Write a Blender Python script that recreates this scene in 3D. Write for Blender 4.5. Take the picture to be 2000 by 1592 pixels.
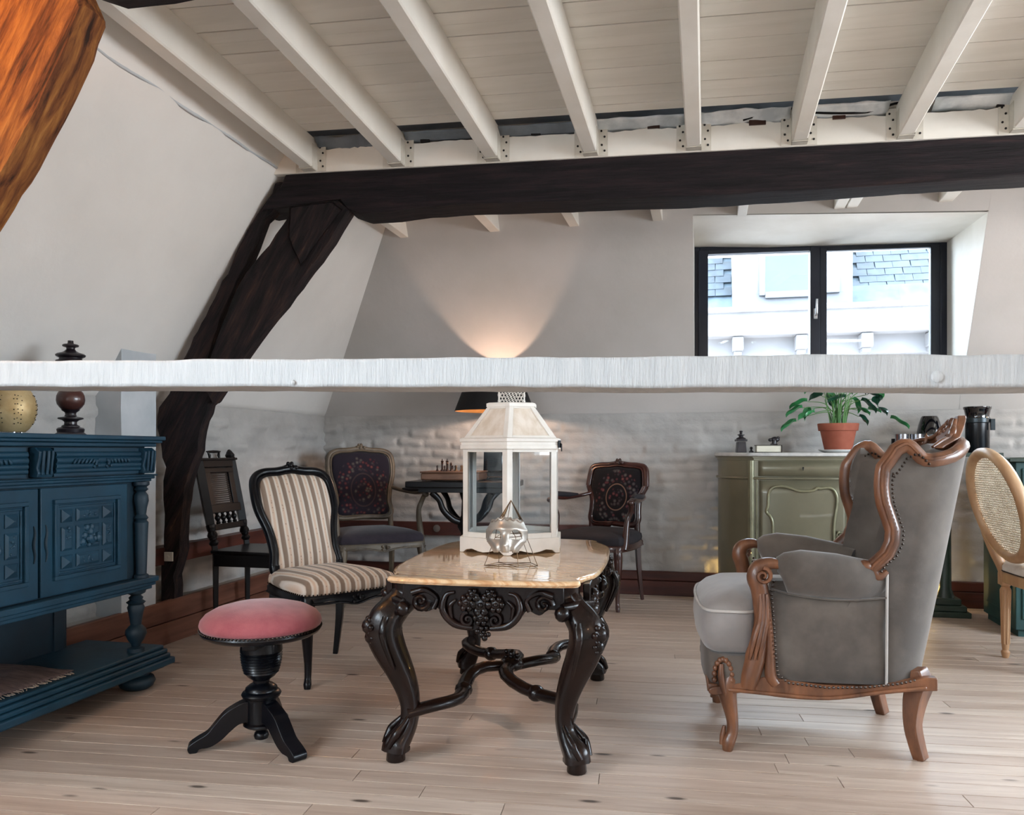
import bpy, bmesh, math, random
from mathutils import Vector, Matrix, noise
random.seed(7)
PI = math.pi
SC = bpy.context.scene
COL = SC.collection
for o in list(bpy.data.objects):
    bpy.data.objects.remove(o)

# ------------------------------------------------------------------ camera
cam = bpy.data.cameras.new('camera')
cam.sensor_fit = 'HORIZONTAL'; cam.sensor_width = 36.0
cam.lens = 36.0 * 1570 / 2000
cam.shift_y = 84 / 2000
camo = bpy.data.objects.new('camera', cam); COL.objects.link(camo)
camo.location = (0, 0, 1.05); camo.rotation_euler = (PI / 2, 0, math.radians(13.6))
cam.clip_start = 0.05
SC.camera = camo
# ------------------------------------------------------------------ world, lights, exposure
SKY = 20.0
w = bpy.data.worlds.new('sky'); SC.world = w; w.use_nodes = True
nt = w.node_tree; nt.nodes.clear()
wo = nt.nodes.new('ShaderNodeOutputWorld'); bg = nt.nodes.new('ShaderNodeBackground')
tc = nt.nodes.new('ShaderNodeTexCoord'); sx = nt.nodes.new('ShaderNodeSeparateXYZ'); cr = nt.nodes.new('ShaderNodeValToRGB')
cr.color_ramp.elements[0].position = 0.0; cr.color_ramp.elements[0].color = (.55, .56, .57, 1)
cr.color_ramp.elements[1].position = 0.06; cr.color_ramp.elements[1].color = (.75, .88, 1.0, 1)
nt.links.new(tc.outputs['Generated'], sx.inputs[0]); nt.links.new(sx.outputs['Z'], cr.inputs[0])
nt.links.new(cr.outputs[0], bg.inputs['Color']); bg.inputs['Strength'].default_value = SKY
nt.links.new(bg.outputs[0], wo.inputs['Surface'])


def area(name, loc, rot, sx_, sy_, power=0, col=(1, 1, 1), portal=False):
    l = bpy.data.lights.new(name, 'AREA'); l.shape = 'RECTANGLE'; l.size = sx_; l.size_y = sy_
    l.energy = power; l.color = col
    if portal: l.cycles.is_portal = True
    o = bpy.data.objects.new(name, l); COL.objects.link(o); o.location = loc; o.rotation_euler = rot
    return o


def point(name, loc, power, col, r=.04):
    l = bpy.data.lights.new(name, 'POINT'); l.energy = power; l.color = col; l.shadow_soft_size = r
    o = bpy.data.objects.new(name, l); COL.objects.link(o); o.location = loc
    return o


# daylight portals in the real openings of the room
area('portal_window_back', (.8, 6.22, 2.04), (-PI / 2, 0, 0), 1.75, 1.06, portal=True)
area('portal_window_front', (-1.7, -2.72, 1.6), (PI / 2, 0, 0), 1.0, .8, portal=True)
area('portal_skylight_left', (-2.70, -.5, 2.06), (0, math.radians(-58.2), 0), 1.35, 2.1, portal=True)
area('portal_dormer_right', (3.3, 6.2, 1.94), (-PI / 2, 0, 0), 1.62, 1.26, portal=True)
area('portal_window_right', (4.3, 2.5, 1.65), (PI / 2, 0, PI / 2), 3.0, 1.3, portal=True)
WARM = (1.0, .52, .24)
point('lamp_bulb', (-1.47, 5.55, 1.398), 11, (1.0, .66, .47), .022)
point('lamp_right_of_frame', (2.8, 5.45, 1.45), 8, WARM, .05)
point('uplight_behind_cabinet', (.20, 5.925, .20), 2.0, (1.0, .66, .22), .02)
point('uplight_behind_console', (1.36, 5.86, .16), 1.6, (1.0, .66, .22), .02)
point('wall_lamp_left', (-2.12, 1.45, 2.40), 13, (1.0, .42, .10), .05)
point('standing_lamp_behind_camera', (1.6, -.4, 1.7), 20, (1.0, .58, .34), .12)
SC.view_settings.view_transform = 'Standard'; SC.view_settings.look = 'None'
SC.view_settings.gamma = 1.0; SC.view_settings.use_curve_mapping = False
SC.view_settings.exposure = 0.38
SC.cycles.use_denoising = True
SC.cycles.max_bounces = 10; SC.cycles.diffuse_bounces = 6; SC.cycles.transparent_max_bounces = 16
SC.cycles.caustics_reflective = False; SC.cycles.caustics_refractive = False


# ------------------------------------------------------------------ materials
def lin(h):
    h = h.lstrip('#')
    c = [int(h[i:i + 2], 16) / 255 for i in (0, 2, 4)]
    return tuple([x / 12.92 if x < .04045 else ((x + .055) / 1.055) ** 2.4 for x in c] + [1])


class NB:
    """small helper around a material's node tree"""
    def __init__(self, name):
        self.m = bpy.data.materials.new(name); self.m.use_nodes = True
        self.t = self.m.node_tree; self.b = self.t.nodes['Principled BSDF']; self._tc = None

    def n(self, kind, **kw):
        x = self.t.nodes.new('ShaderNode' + kind)
        for k, v in kw.items(): setattr(x, k, v)
        return x

    def l(self, a, b): self.t.links.new(a, b)

    def coord(self, out='Object', scale=(1, 1, 1), rnd=False, rot=(0, 0, 0)):
        tcn = self.n('TexCoord'); mp = self.n('Mapping'); mp.inputs['Scale'].default_value = scale
        mp.inputs['Rotation'].default_value = rot
        src = tcn.outputs[out]
        if rnd:
            oi = self.n('ObjectInfo'); mu = self.n('Math', operation='MULTIPLY'); mu.inputs[1].default_value = 37.0
            ad = self.n('VectorMath', operation='ADD')
            self.l(oi.outputs['Random'], mu.inputs[0]); self.l(src, ad.inputs[0]); self.l(mu.outputs[0], ad.inputs[1])
            src = ad.outputs[0]
        if any(rot):
            mp.inputs['Rotation'].default_value = (0, 0, 0); rm = self.n('Mapping'); rm.inputs['Rotation'].default_value = rot
            self.l(src, rm.inputs['Vector']); src = rm.outputs[0]
        self.l(src, mp.inputs['Vector'])
        return mp.outputs[0]

    def noise(self, vec, scale=5, detail=4, rough=.55, dist=0):
        x = self.n('TexNoise'); x.inputs['Scale'].default_value = scale; x.inputs['Detail'].default_value = detail
        x.inputs['Roughness'].default_value = rough; x.inputs['Distortion'].default_value = dist
        self.l(vec, x.inputs['Vector']); return x.outputs['Fac']

    def ramp(self, fac, stops, interp='LINEAR'):
        x = self.n('ValToRGB'); cr_ = x.color_ramp; cr_.interpolation = interp
        while len(cr_.elements) < len(stops): cr_.elements.new(.5)
        for e, (p, c) in zip(cr_.elements, stops):
            e.position = p; e.color = c if not isinstance(c, str) else lin(c)
        self.l(fac, x.inputs[0]); return x.outputs[0]

    def mix(self, fac, a, b, mode='MIX'):
        x = self.n('Mix', data_type='RGBA', blend_type=mode)
        for v, i in ((fac, 0), (a, 6), (b, 7)):
            if isinstance(v, (int, float)): x.inputs[i].default_value = v
            elif isinstance(v, str): x.inputs[i].default_value = lin(v)
            elif isinstance(v, tuple): x.inputs[i].default_value = v
            else: self.l(v, x.inputs[i])
        return x.outputs[2]

    def math(self, op, a, b=None, clamp=False):
        x = self.n('Math', operation=op, use_clamp=clamp)
        for v, i in ((a, 0), (b, 1)):
            if v is None: continue
            if isinstance(v, (int, float)): x.inputs[i].default_value = v
            else: self.l(v, x.inputs[i])
        return x.outputs[0]

    def bump(self, h, strength=.3, dist=.01):
        x = self.n('Bump'); x.inputs['Strength'].default_value = strength; x.inputs['Distance'].default_value = dist
        self.l(h, x.inputs['Height']); self.l(x.outputs[0], self.b.inputs['Normal'])

    def set(self, color=None, rough=None, metal=None, coat=None, spec=None, sheen=None):
        b = self.b
        if color is not None:
            if isinstance(color, str): b.inputs['Base Color'].default_value = lin(color)
            else: self.l(color, b.inputs['Base Color'])
        for k, v in (('Roughness', rough), ('Metallic', metal), ('Coat Weight', coat), ('Specular IOR Level', spec), ('Sheen Weight', sheen)):
            if v is None: continue
            if isinstance(v, (int, float)): b.inputs[k].default_value = v
            else: self.l(v, b.inputs[k])
        return self.m


def simple(name, c1, c2=None, scale=6, stretch=(1, 1, 1), rough=.5, metal=0, coat=0, bump=0, bscale=None, dist=.004, spec=.5, sheen=0, rnd=False, detail=5, lo=.35, hi=.65):
    N = NB(name); v = N.coord(scale=stretch, rnd=rnd)
    f = N.noise(v, scale, detail)
    col = N.ramp(f, [(lo, c1), (hi, c2 or c1)])
    if bump: N.bump(N.noise(N.coord(scale=stretch, rnd=rnd), bscale or scale * 4, 6), bump, dist)
    return N.set(col, rough, metal, coat, spec, sheen)


M = {}
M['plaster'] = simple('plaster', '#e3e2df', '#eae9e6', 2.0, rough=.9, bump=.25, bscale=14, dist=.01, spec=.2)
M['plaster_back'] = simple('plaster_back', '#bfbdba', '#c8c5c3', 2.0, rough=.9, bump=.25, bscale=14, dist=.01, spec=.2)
M['limewash'] = simple('limewash', '#a6a4a1', '#b8b6b3', 3.0, (1, 1, 1.3), rough=.92, bump=.5, bscale=20, dist=.012, spec=.2, lo=.3, hi=.62)
M['white_paint'] = simple('white_paint', '#e0ddd5', '#ebe9e3', 3, rough=.6, bump=.15, bscale=30, dist=.003)
M['white_board'] = simple('white_board', '#e6e4dd', '#efede7', 4, (.4, 3, 1), rough=.55, rnd=True)
M['tie_paint'] = simple('tie_paint', '#b2b6b8', '#c0c3c4', 12, (4, 1, .5), rough=.6, bump=.6, bscale=45, dist=.006)
M['pier_paint'] = simple('pier_paint', '#b4bcc2', '#c6cbd0', 5, rough=.8, bump=.2, bscale=20)
M['navy'] = simple('navy_frame', '#0d1420', '#121b2b', 4, rough=.35)
M['black_wood'] = simple('black_wood', '#08070a', '#0f0c0d', 8, (1, 1, .3), rough=.38, coat=.1, spec=.3, bump=.1, bscale=40)
M['black_paint'] = simple('black_lacquer', '#04050a', '#080a11', 8, rough=.3, coat=.1, spec=.28)
M['table_wood'] = simple('carved_wood', '#0a0505', '#1f100c', 7, (2, 2, .6), rough=.26, coat=.12, spec=.3, bump=.35, bscale=36, dist=.004)
M['walnut'] = simple('walnut', '#3a2115', '#84563a', 11, (1.4, 1.4, .45), rough=.38, coat=.2, lo=.3, hi=.68, bump=.1, bscale=40)
M['mahogany'] = simple('mahogany', '#26110d', '#43201a', 8, (1, 1, .4), rough=.3, coat=.4)
M['pale_frame'] = simple('pale_gilt_wood', '#4c4237', '#695d4c', 10, rough=.5)
M['oak'] = simple('light_oak', '#a17a58', '#bb9873', 9, (1, 1, .25), rough=.45, bump=.1, bscale=50)
M['red_board'] = simple('red_board', '#371712', '#54291f', 5, (.3, .3, 3), rough=.5, bump=.15)
M['pine_curb'] = simple('pine_curb', '#573428', '#7c5140', 4, (2.5, .35, 5), rough=.5, bump=.15)
M['velvet'] = simple('grey_velvet', '#4d4742', '#675f58', 5, rough=.9, sheen=.35, bump=.12, bscale=220, dist=.002, spec=.2)
M['velvet_lit'] = simple('grey_velvet_lit', '#807b79', '#8d8886', 9, rough=.9, sheen=.4, bump=.12, bscale=220, dist=.002, spec=.2)  # paler copy of the grey velvet, light on the cushion put into colour
M['piping'] = simple('piping', '#a8a39e', '#b8b3ae', 9, rough=.8)
M['pink'] = simple('pink_velvet', '#8e454d', '#a0585d', 14, rough=.9, sheen=.35, bump=.4, bscale=260, dist=.002, spec=.2)
M['nail'] = simple('nail_heads', '#1b130e', '#33251a', 20, rough=.35, metal=.7)
M['blue'] = simple('blue_paint', '#0e2f40', '#133c50', 5, rough=.5, bump=.25, bscale=24, spec=.4)
M['blue_dark'] = simple('blue_paint_dark', '#0a212e', '#0f2c3a', 5, rough=.55, bump=.2, bscale=24)
M['brass'] = simple('brass', '#8c6c38', '#b08d50', 20, rough=.35, metal=1)
M['gold_shell'] = simple('gold_shell', '#b59a6a', '#cdb68a', 15, rough=.45, metal=.35, bump=.2)
M['ebony'] = simple('ebony_turned', '#16131a', '#241d24', 12, rough=.35, coat=.2)
M['brown_ball'] = simple('brown_ball', '#3b2220', '#50302a', 12, rough=.3, coat=.3)
M['lantern_white'] = simple('lantern_white', '#d9d4cc', '#e5e1da', 9, rough=.6, bump=.1, bscale=30)
M['lantern_panel'] = simple('lantern_panel', '#cfc0ae', '#e0d6ca', 7, (4, 4, 1), rough=.65)
M['iron'] = simple('iron', '#101114', '#1a1b1f', 12, rough=.4, metal=.6)
M['wire'] = simple('copper_wire', '#4a3a2c', '#7a6148', 20, rough=.35, metal=.9)
M['silver'] = simple('silver', '#9c948b', '#c2bab0', 9, rough=.36, metal=.6, bump=.1)
M['steel'] = simple('steel', '#7c7c80', '#9c9ca0', 12, rough=.2, metal=1)
M['zinc'] = simple('zinc', '#c6c2b8', '#d6d2c8', 20, rough=.5)
M['foil'] = simple('foil', '#b8c2c9', '#e4eaee', 9, rough=.35, metal=.3, bump=.6, bscale=20)
M['sage'] = simple('sage_lacquer', '#6a6754', '#77735f', 3, rough=.32, metal=.25, coat=.3)
M['sage_line'] = simple('sage_moulding', '#77755f', '#8c8a70', 8, rough=.3, metal=.4)
M['terracotta'] = simple('terracotta', '#8f4b38', '#a05a45', 10, rough=.8, bump=.1, bscale=40)
M['ceramic_white'] = simple('ceramic_white', '#cfd3d2', '#dcdfde', 5, rough=.3)
M['soil'] = simple('soil', '#1b120d', '#2a1d15', 30, rough=.95, bump=.6, bscale=60)
M['leaf'] = simple('leaf_green', '#1f5f38', '#3a8a52', 8, rough=.35, rnd=True)
M['leaf_dark'] = simple('leaf_dark', '#12382a', '#1d4f3a', 8, rough=.3, rnd=True)
M['stem'] = simple('stem_green', '#4c7f45', '#6c9a5a', 8, rough=.5)
M['black_glaze'] = simple('black_glaze', '#05060a', '#0a0b10', 6, rough=.08, coat=.6)
M['tin'] = simple('dark_tin', '#0c1014', '#141a20', 6, rough=.25, metal=.3)
M['tin_band'] = simple('tin_band', '#2c3438', '#3a4246', 6, rough=.3, metal=.5)
M['paper'] = simple('paper', '#cfcab8', '#dcd8c8', 12, (1, 1, 14), rough=.85)
M['cover'] = simple('book_cover', '#2a2420', '#3a322c', 9, rough=.7)
M['teal'] = simple('teal_paint', '#143838', '#1b4645', 5, rough=.55, bump=.2)
M['green_iron'] = simple('green_iron', '#1c2a22', '#2a3b30', 9, rough=.45)
M['shade_out'] = simple('shade_black', '#0b0a0c', '#121012', 9, rough=.8)
M['shade_in'] = simple('shade_gold', '#b5804a', '#cf9a5e', 9, rough=.35, metal=.8)
M['board_brown'] = simple('chess_box', '#6b4a38', '#86604a', 9, (1, 4, 4), rough=.5)
M['chess_dark'] = simple('chess_dark', '#2c1712', '#42241b', 9, rough=.35)
M['chess_light'] = simple('chess_light', '#7d5a3c', '#98704c', 9, rough=.4)
M['cloth'] = simple('woven_cloth', '#4a3c3c', '#6a5650', 18, (1, 6, 1), rough=.95, bump=.4, bscale=90)
M['fringe'] = simple('fringe', '#8a7a6c', '#a8988a', 30, rough=.95)
M['cane_fibre'] = simple('cane_fibre', '#b7a78e', '#cdbfa8', 12, rough=.6)
M['cane_grey'] = simple('cane_grey', '#8d8f90', '#a3a5a6', 12, rough=.7)
M['seat_white'] = simple('seat_white', '#cfcbc4', '#dcd9d3', 14, rough=.9, bump=.2, bscale=120)
M['ext_white'] = simple('ext_render', '#55565a', '#606165', 3, rough=.9)
M['ext_lead'] = simple('ext_lead', '#222d36', '#414d57', 2.5, rough=.7)
M['slate'] = simple('slate', '#1a222a', '#2a343e', 6, rough=.7, rnd=True)
M['ext_glass'] = simple('ext_glass', '#132b3d', '#1f3d52', .8, rough=.15)
M['handle'] = simple('handle_satin', '#b9bdc2', '#cfd2d6', 9, rough=.3, metal=.9)
M['socket'] = simple('socket_plastic', '#57504c', '#6b645e', 9, rough=.5)


def m_floor():
    N = NB('floor_pine')
    v = N.coord(scale=(1.2, 22, 1), rnd=True); f = N.noise(v, 1.6, 6, .6, .6)
    base = N.ramp(f, [(.25, '#ad9c90'), (.5, '#c2b3a8'), (.75, '#d3c7bd')])
    oi = N.n('ObjectInfo')
    tint = N.ramp(oi.outputs['Random'], [(0, '#e6dcd4'), (.5, '#f3ece6'), (1, '#fffaf4')])
    base = N.mix(1.0, base, tint, 'MULTIPLY')
    fine = N.noise(N.coord(scale=(4, 130, 1), rnd=True), 2.2, 4)
    base = N.mix(N.math('MULTIPLY', N.math('GREATER_THAN', fine, .60), .16), base, '#7c6455')
    vo = N.n('TexVoronoi'); vo.inputs['Scale'].default_value = 1.0
    N.l(N.coord(scale=(3.4, 10.5, 1), rnd=True), vo.inputs['Vector'])
    d = N.ramp(vo.outputs['Distance'], [(.06, (1, 1, 1, 1)), (.135, (0, 0, 0, 1))])
    sp = N.n('SeparateColor'); N.l(vo.outputs['Color'], sp.inputs[0])
    k = N.math('MULTIPLY', d, N.math('GREATER_THAN', sp.outputs[0], .50))
    base = N.mix(N.math('MULTIPLY', k, .9), base, '#32231b')
    N.bump(f, .12, .003)
    r = N.ramp(f, [(.3, (.36, .36, .36, 1)), (.7, (.5, .5, .5, 1))])
    return N.set(base, r, 0, .12, .5)


M['floor'] = m_floor()
M['gap_shade'] = simple('gap_shade', '#5d6670', '#7a848e', 6, rough=.7)  # blue-grey shade of the header gap, put into the colour


def m_beam():
    N = NB('old_oak_beam')
    v = N.coord(scale=(1.2, 17, 17)); f = N.noise(v, 2.0, 9, .68, .3)
    col = N.ramp(f, [(.36, '#08060a'), (.5, '#181217'), (.62, '#271d20'), (.78, '#4c352e')])
    N.bump(f, .7, .02); return N.set(col, .75, spec=.3)


def m_post(name='old_oak_post', stops=[(.38, '#0a0709'), (.5, '#20171a'), (.62, '#372723'), (.78, '#74503f')]):
    N = NB(name)
    v = N.coord(scale=(13, 13, 1.6), rot=(0, math.radians(-29), 0)); f = N.noise(v, 2.0, 9, .68, .35)
    col = N.ramp(f, stops)
    N.bump(f, .8, .025); return N.set(col, .75, spec=.3)


M['beam'] = m_beam(); M['post'] = m_post()
M['post_lamplit'] = m_post('old_oak_lamplit', [(.34, '#2a150b'), (.46, '#6b3d1f'), (.58, '#94602f'), (.74, '#b98148')])  # lighter orange copy of the post oak, lamplight put into the colour


def m_stripes():
    N = NB('striped_silk')
    tcn = N.n('TexCoord'); s = N.n('SeparateXYZ'); N.l(tcn.outputs['Object'], s.inputs[0])
    fr = N.math('FRACT', N.math('ADD', N.math('MULTIPLY', s.outputs['X'], 1 / .052), 100.5))
    col = N.ramp(fr, [(0, '#8a7464'), (.36, '#94806f'), (.42, '#dccfc2'), (.50, '#e8ddd2'), (.62, '#dcc0a8'), (.74, '#dcc0a8'), (.84, '#e8ddd2'), (.94, '#dccfc2'), (1.0, '#8a7464')])
    vo = N.n('TexVoronoi'); vo.inputs['Scale'].default_value = 70; N.l(tcn.outputs['Object'], vo.inputs['Vector'])
    dots = N.math('MULTIPLY', N.math('LESS_THAN', vo.outputs['Distance'], .28), N.math('LESS_THAN', N.math('ABSOLUTE', N.math('SUBTRACT', fr, .68)), .06))
    col = N.mix(N.math('MULTIPLY', dots, .5), col, '#7a5040')
    N.bump(fr, .2, .003); return N.set(col, .6, sheen=.2)


M['stripes'] = m_stripes()


def m_floral(name, ground, ring, centre, cx, cz, ax, az, axis='Z'):
    """woven flower wreath printed in the cloth, laid out in the cloth's own coordinates"""
    N = NB(name); tcn = N.n('TexCoord'); s = N.n('SeparateXYZ'); N.l(tcn.outputs['Object'], s.inputs[0])
    x = N.math('DIVIDE', N.math('SUBTRACT', s.outputs['X'], cx), ax); z = N.math('DIVIDE', N.math('SUBTRACT', s.outputs[axis], cz), az)
    r = N.math('SQRT', N.math('ADD', N.math('MULTIPLY', x, x), N.math('MULTIPLY', z, z)))
    vo = N.n('TexVoronoi'); vo.inputs['Scale'].default_value = 34; N.l(tcn.outputs['Object'], vo.inputs['Vector'])
    petals = N.ramp(vo.outputs['Distance'], [(.0, '#86694e'), (.16, '#663a38'), (.36, '#451f26'), (.5, ground), (1, ground)])
    sp = N.n('SeparateColor'); N.l(vo.outputs['Color'], sp.inputs[0])
    leafy = N.ramp(vo.outputs['Distance'], [(.0, '#6b675a'), (.2, '#4e4b46'), (.4, '#362c31'), (.55, ground), (1, ground)])
    fl = N.mix(N.math('GREATER_THAN', sp.outputs[1], .55), petals, leafy)
    m1 = N.ramp(r, [(.0, (1, 1, 1, 1)), (.30, (1, 1, 1, 1)), (.36, (0, 0, 0, 1)), (.52, (0, 0, 0, 1)), (.60, (1, 1, 1, 1)), (.95, (1, 1, 1, 1)), (1.0, (0, 0, 0, 1))])
    line = N.math('LESS_THAN', N.math('ABSOLUTE', N.math('SUBTRACT', r, .46)), .022)
    col = N.mix(m1, ground, fl)
    col = N.mix(N.math('MULTIPLY', line, ring), col, centre)
    N.bump(N.noise(N.coord(), 220, 2), .2, .002)
    return N.set(col, .9, sheen=.15, spec=.2)


M['floral_dark'] = m_floral('floral_dark', '#100c10', .7, '#8a6a58', .02, .72, .17, .20)
M['floral_grey'] = m_floral('floral_grey', '#221d27', .12, '#8a6a58', 0, .76, .20, .26)
M['floral_seat_dark'] = m_floral('floral_seat_dark', '#100c10', .2, '#8a8078', 0, -.02, .25, .2, 'Y')
M['grey_seat'] = simple('grey_seat_cloth', '#302b33', '#3c353c', 12, rough=.9, bump=.2, bscale=150, sheen=.15, spec=.2)
M['dark_seat'] = simple('dark_seat_cloth', '#161318', '#211c22', 12, rough=.8)


def m_onyx():
    N = NB('onyx_top')
    f = N.noise(N.coord(scale=(1.0, 5.5, 1), rot=(0, 0, .35)), 2.2, 8, .62, 1.6)
    col = N.ramp(f, [(.28, '#8a5630'), (.40, '#bf8a58'), (.50, '#e0c096'), (.58, '#c98f5a'), (.68, '#e8d2b0'), (.8, '#a0683a')])
    g = N.noise(N.coord(), 9, 4); col = N.mix(N.math('MULTIPLY', g, .35), col, '#e6d2b4')
    return N.set(col, .07, coat=.6)


M['onyx'] = m_onyx()


def m_marble():
    N = NB('white_marble'); f = N.noise(N.coord(), 6, 8, .6, 1.5)
    return N.set(N.ramp(f, [(.3, '#6f7072'), (.45, '#b7b6b3'), (.65, '#cbc9c5')]), .25)


M['marble'] = m_marble()


def m_glass():
    m = bpy.data.materials.new('window_glass'); m.use_nodes = True; t = m.node_tree; t.nodes.clear()
    o = t.nodes.new('ShaderNodeOutputMaterial'); mx = t.nodes.new('ShaderNodeMixShader'); tr = t.nodes.new('ShaderNodeBsdfTransparent')
    gl = t.nodes.new('ShaderNodeBsdfGlossy'); fr = t.nodes.new('ShaderNodeFresnel'); fr.inputs['IOR'].default_value = 1.45
    tr.inputs['Color'].default_value = (.95, .97, .98, 1); gl.inputs['Roughness'].default_value = .02
    t.links.new(fr.outputs[0], mx.inputs[0]); t.links.new(tr.outputs[0], mx.inputs[1]); t.links.new(gl.outputs[0], mx.inputs[2])
    t.links.new(mx.outputs[0], o.inputs['Surface']); return m


M['glass'] = m_glass()


# ------------------------------------------------------------------ geometry helpers
def cr_spline(pts, n=6, closed=False):
    P = [Vector(p) for p in pts]; out = []; L = len(P)
    rng = range(L) if closed else range(L - 1)
    for i in rng:
        if closed: p0, p1, p2, p3 = P[(i - 1) % L], P[i], P[(i + 1) % L], P[(i + 2) % L]
        else: p0, p1, p2, p3 = P[max(i - 1, 0)], P[i], P[i + 1], P[min(i + 2, L - 1)]
        for k in range(n):
            t = k / n
            out.append(.5 * ((2 * p1) + (p2 - p0) * t + (2 * p0 - 5 * p1 + 4 * p2 - p3) * t * t + (3 * p1 - p0 - 3 * p2 + p3) * t ** 3))
    if not closed: out.append(P[-1].copy())
    return out


def lerp_list(vals, t):
    if isinstance(vals, (int, float)): return vals
    x = t * (len(vals) - 1); i = min(int(x), len(vals) - 2) if len(vals) > 1 else 0
    if len(vals) == 1: return vals[0]
    f = x - i; return vals[i] * (1 - f) + vals[i + 1] * f


def curve_y(tab, x):
    if x <= tab[0][0]: return tab[0][1]
    for (a, b), (c, d) in zip(tab, tab[1:]):
        if x <= c:
            t = (x - a) / (c - a); t = t * t * (3 - 2 * t) if False else t
            return b + (d - b) * t
    return tab[-1][1]


class MB:
    def __init__(self): self.v = []; self.f = []

    def add(self, vs, fs):
        o = len(self.v); self.v += [tuple(x) for x in vs]; self.f += [tuple(i + o for i in f) for f in fs]; return self

    def box(self, c, s, rz=0, rot=None, top=1.0):
        x, y, z = s[0] / 2, s[1] / 2, s[2] / 2
        P = [(-x, -y, -z), (x, -y, -z), (x, y, -z), (-x, y, -z), (-x * top, -y * top, z), (x * top, -y * top, z), (x * top, y * top, z), (-x * top, y * top, z)]
        R = rot if rot is not None else Matrix.Rotation(rz, 3, 'Z')
        return self.add([R @ Vector(p) + Vector(c) for p in P], [(3, 2, 1, 0), (4, 5, 6, 7), (0, 1, 5, 4), (1, 2, 6, 5), (2, 3, 7, 6), (3, 0, 4, 7)])

    def bb(self, x0, x1, y0, y1, z0, z1):
        return self.box(((x0 + x1) / 2, (y0 + y1) / 2, (z0 + z1) / 2), (x1 - x0, y1 - y0, z1 - z0))

    def lathe(self, prof, seg=24, c=(0, 0, 0), R=None, a0=0, a1=2 * PI, sx=1, sy=1, cap=True):
        full = abs(a1 - a0 - 2 * PI) < 1e-6; n = seg if full else seg + 1; vs = []; fs = []
        for r, z in prof:
            for k in range(n):
                a = a0 + (a1 - a0) * k / seg; p = Vector((r * math.cos(a) * sx, r * math.sin(a) * sy, z))
                if R is not None: p = R @ p
                vs.append(p + Vector(c))
        for i in range(len(prof) - 1):
            for k in range(seg if full else seg):
                k2 = (k + 1) % n; fs.append((i * n + k, i * n + k2, (i + 1) * n + k2, (i + 1) * n + k))
        if full and cap:
            if prof[0][0] > 1e-5: fs.append(tuple(range(n))[::-1])
            if prof[-1][0] > 1e-5: fs.append(tuple((len(prof) - 1) * n + k for k in range(n)))
        return self.add(vs, fs)

    def tube(self, pts, r, seg=8, closed=False, flat=(1, 1), up=None, cap=True, prof=None):
        P = [Vector(p) for p in pts]; n = len(P); T = []
        for i in range(n):
            if closed: d = P[(i + 1) % n] - P[i - 1]
            else: d = P[min(i + 1, n - 1)] - P[max(i - 1, 0)]
            T.append(d.normalized() if d.length > 1e-9 else Vector((0, 0, 1)))
        u = Vector(up) if up else (Vector((0, 0, 1)) if abs(T[0].z) < .9 else Vector((0, 1, 0)))
        vs = []; fs = []
        for i in range(n):
            if up: u = Vector(up)
            u = (u - T[i] * u.dot(T[i]))
            if u.length < 1e-6: u = Vector((1, 0, 0)) - T[i] * T[i].x
            u.normalize(); b = T[i].cross(u)
            rr = lerp_list(r, i / max(n - 1, 1))
            fl = flat if not isinstance(flat, list) else (lerp_list([q[0] for q in flat], i / (n - 1)), lerp_list([q[1] for q in flat], i / (n - 1)))
            for k in range(seg):
                if prof: a_, b_ = prof[k]
                else: a_, b_ = math.cos(2 * PI * k / seg), math.sin(2 * PI * k / seg)
                vs.append(P[i] + u * (rr * fl[0] * a_) + b * (rr * fl[1] * b_))
        for i in range(n if closed else n - 1):
            j = (i + 1) % n
            for k in range(seg):
                k2 = (k + 1) % seg; fs.append((i * seg + k, i * seg + k2, j * seg + k2, j * seg + k))
        if cap and not closed: fs.append(tuple(range(seg))[::-1]); fs.append(tuple((n - 1) * seg + k for k in range(seg)))
        return self.add(vs, fs)

    def prism(self, out, y0, y1, f=None):
        """outline in (a,b), swept from y0 to y1; f maps (a, t, b) to a point (default x, y, z)"""
        f = f or (lambda a, t, b: (a, t, b)); n = len(out)
        vs = [f(p[0], y0, p[1]) for p in out] + [f(p[0], y1, p[1]) for p in out]
        fs = [tuple(range(n)), tuple(range(2 * n - 1, n - 1, -1))] + [(i, i + n, (i + 1) % n + n, (i + 1) % n) for i in range(n)]
        return self.add(vs, fs)

    def ell(self, c, r, seg=12, rings=7, R=None):
        prof = [(math.sin(PI * i / rings) if 0 < i < rings else 0.0, -math.cos(PI * i / rings)) for i in range(rings + 1)]
        S = Matrix.Diagonal(Vector(r)); Q = (R @ S) if R is not None else S
        return self.lathe(prof, seg, c, Q)

    def grid(self, fn, nu, nv, cu=False):
        vs = [fn(i / nu, j / nv) for i in range(nu + (0 if cu else 1)) for j in range(nv + 1)]; fs = []
        for i in range(nu):
            a = i * (nv + 1); b = ((i + 1) % nu if cu else i + 1) * (nv + 1)
            for j in range(nv): fs.append((a + j, b + j, b + j + 1, a + j + 1))
        return self.add(vs, fs)

    def pillow(self, out, prof, f, cen=None):
        """rings of a closed outline shrunk about its centre; prof = (scale, height)"""
        n = len(out); cx = cen[0] if cen else sum(p[0] for p in out) / n; cy = cen[1] if cen else sum(p[1] for p in out) / n
        vs = []; fs = []
        for s, h in prof:
            for p in out: vs.append(f(cx + (p[0] - cx) * s, cy + (p[1] - cy) * s, h))
        m = len(prof)
        for i in range(m - 1):
            for k in range(n): fs.append((i * n + k, i * n + (k + 1) % n, (i + 1) * n + (k + 1) % n, (i + 1) * n + k))
        fs.append(tuple(range(n))[::-1]); fs.append(tuple((m - 1) * n + k for k in range(n)))
        return self.add(vs, fs)

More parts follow.
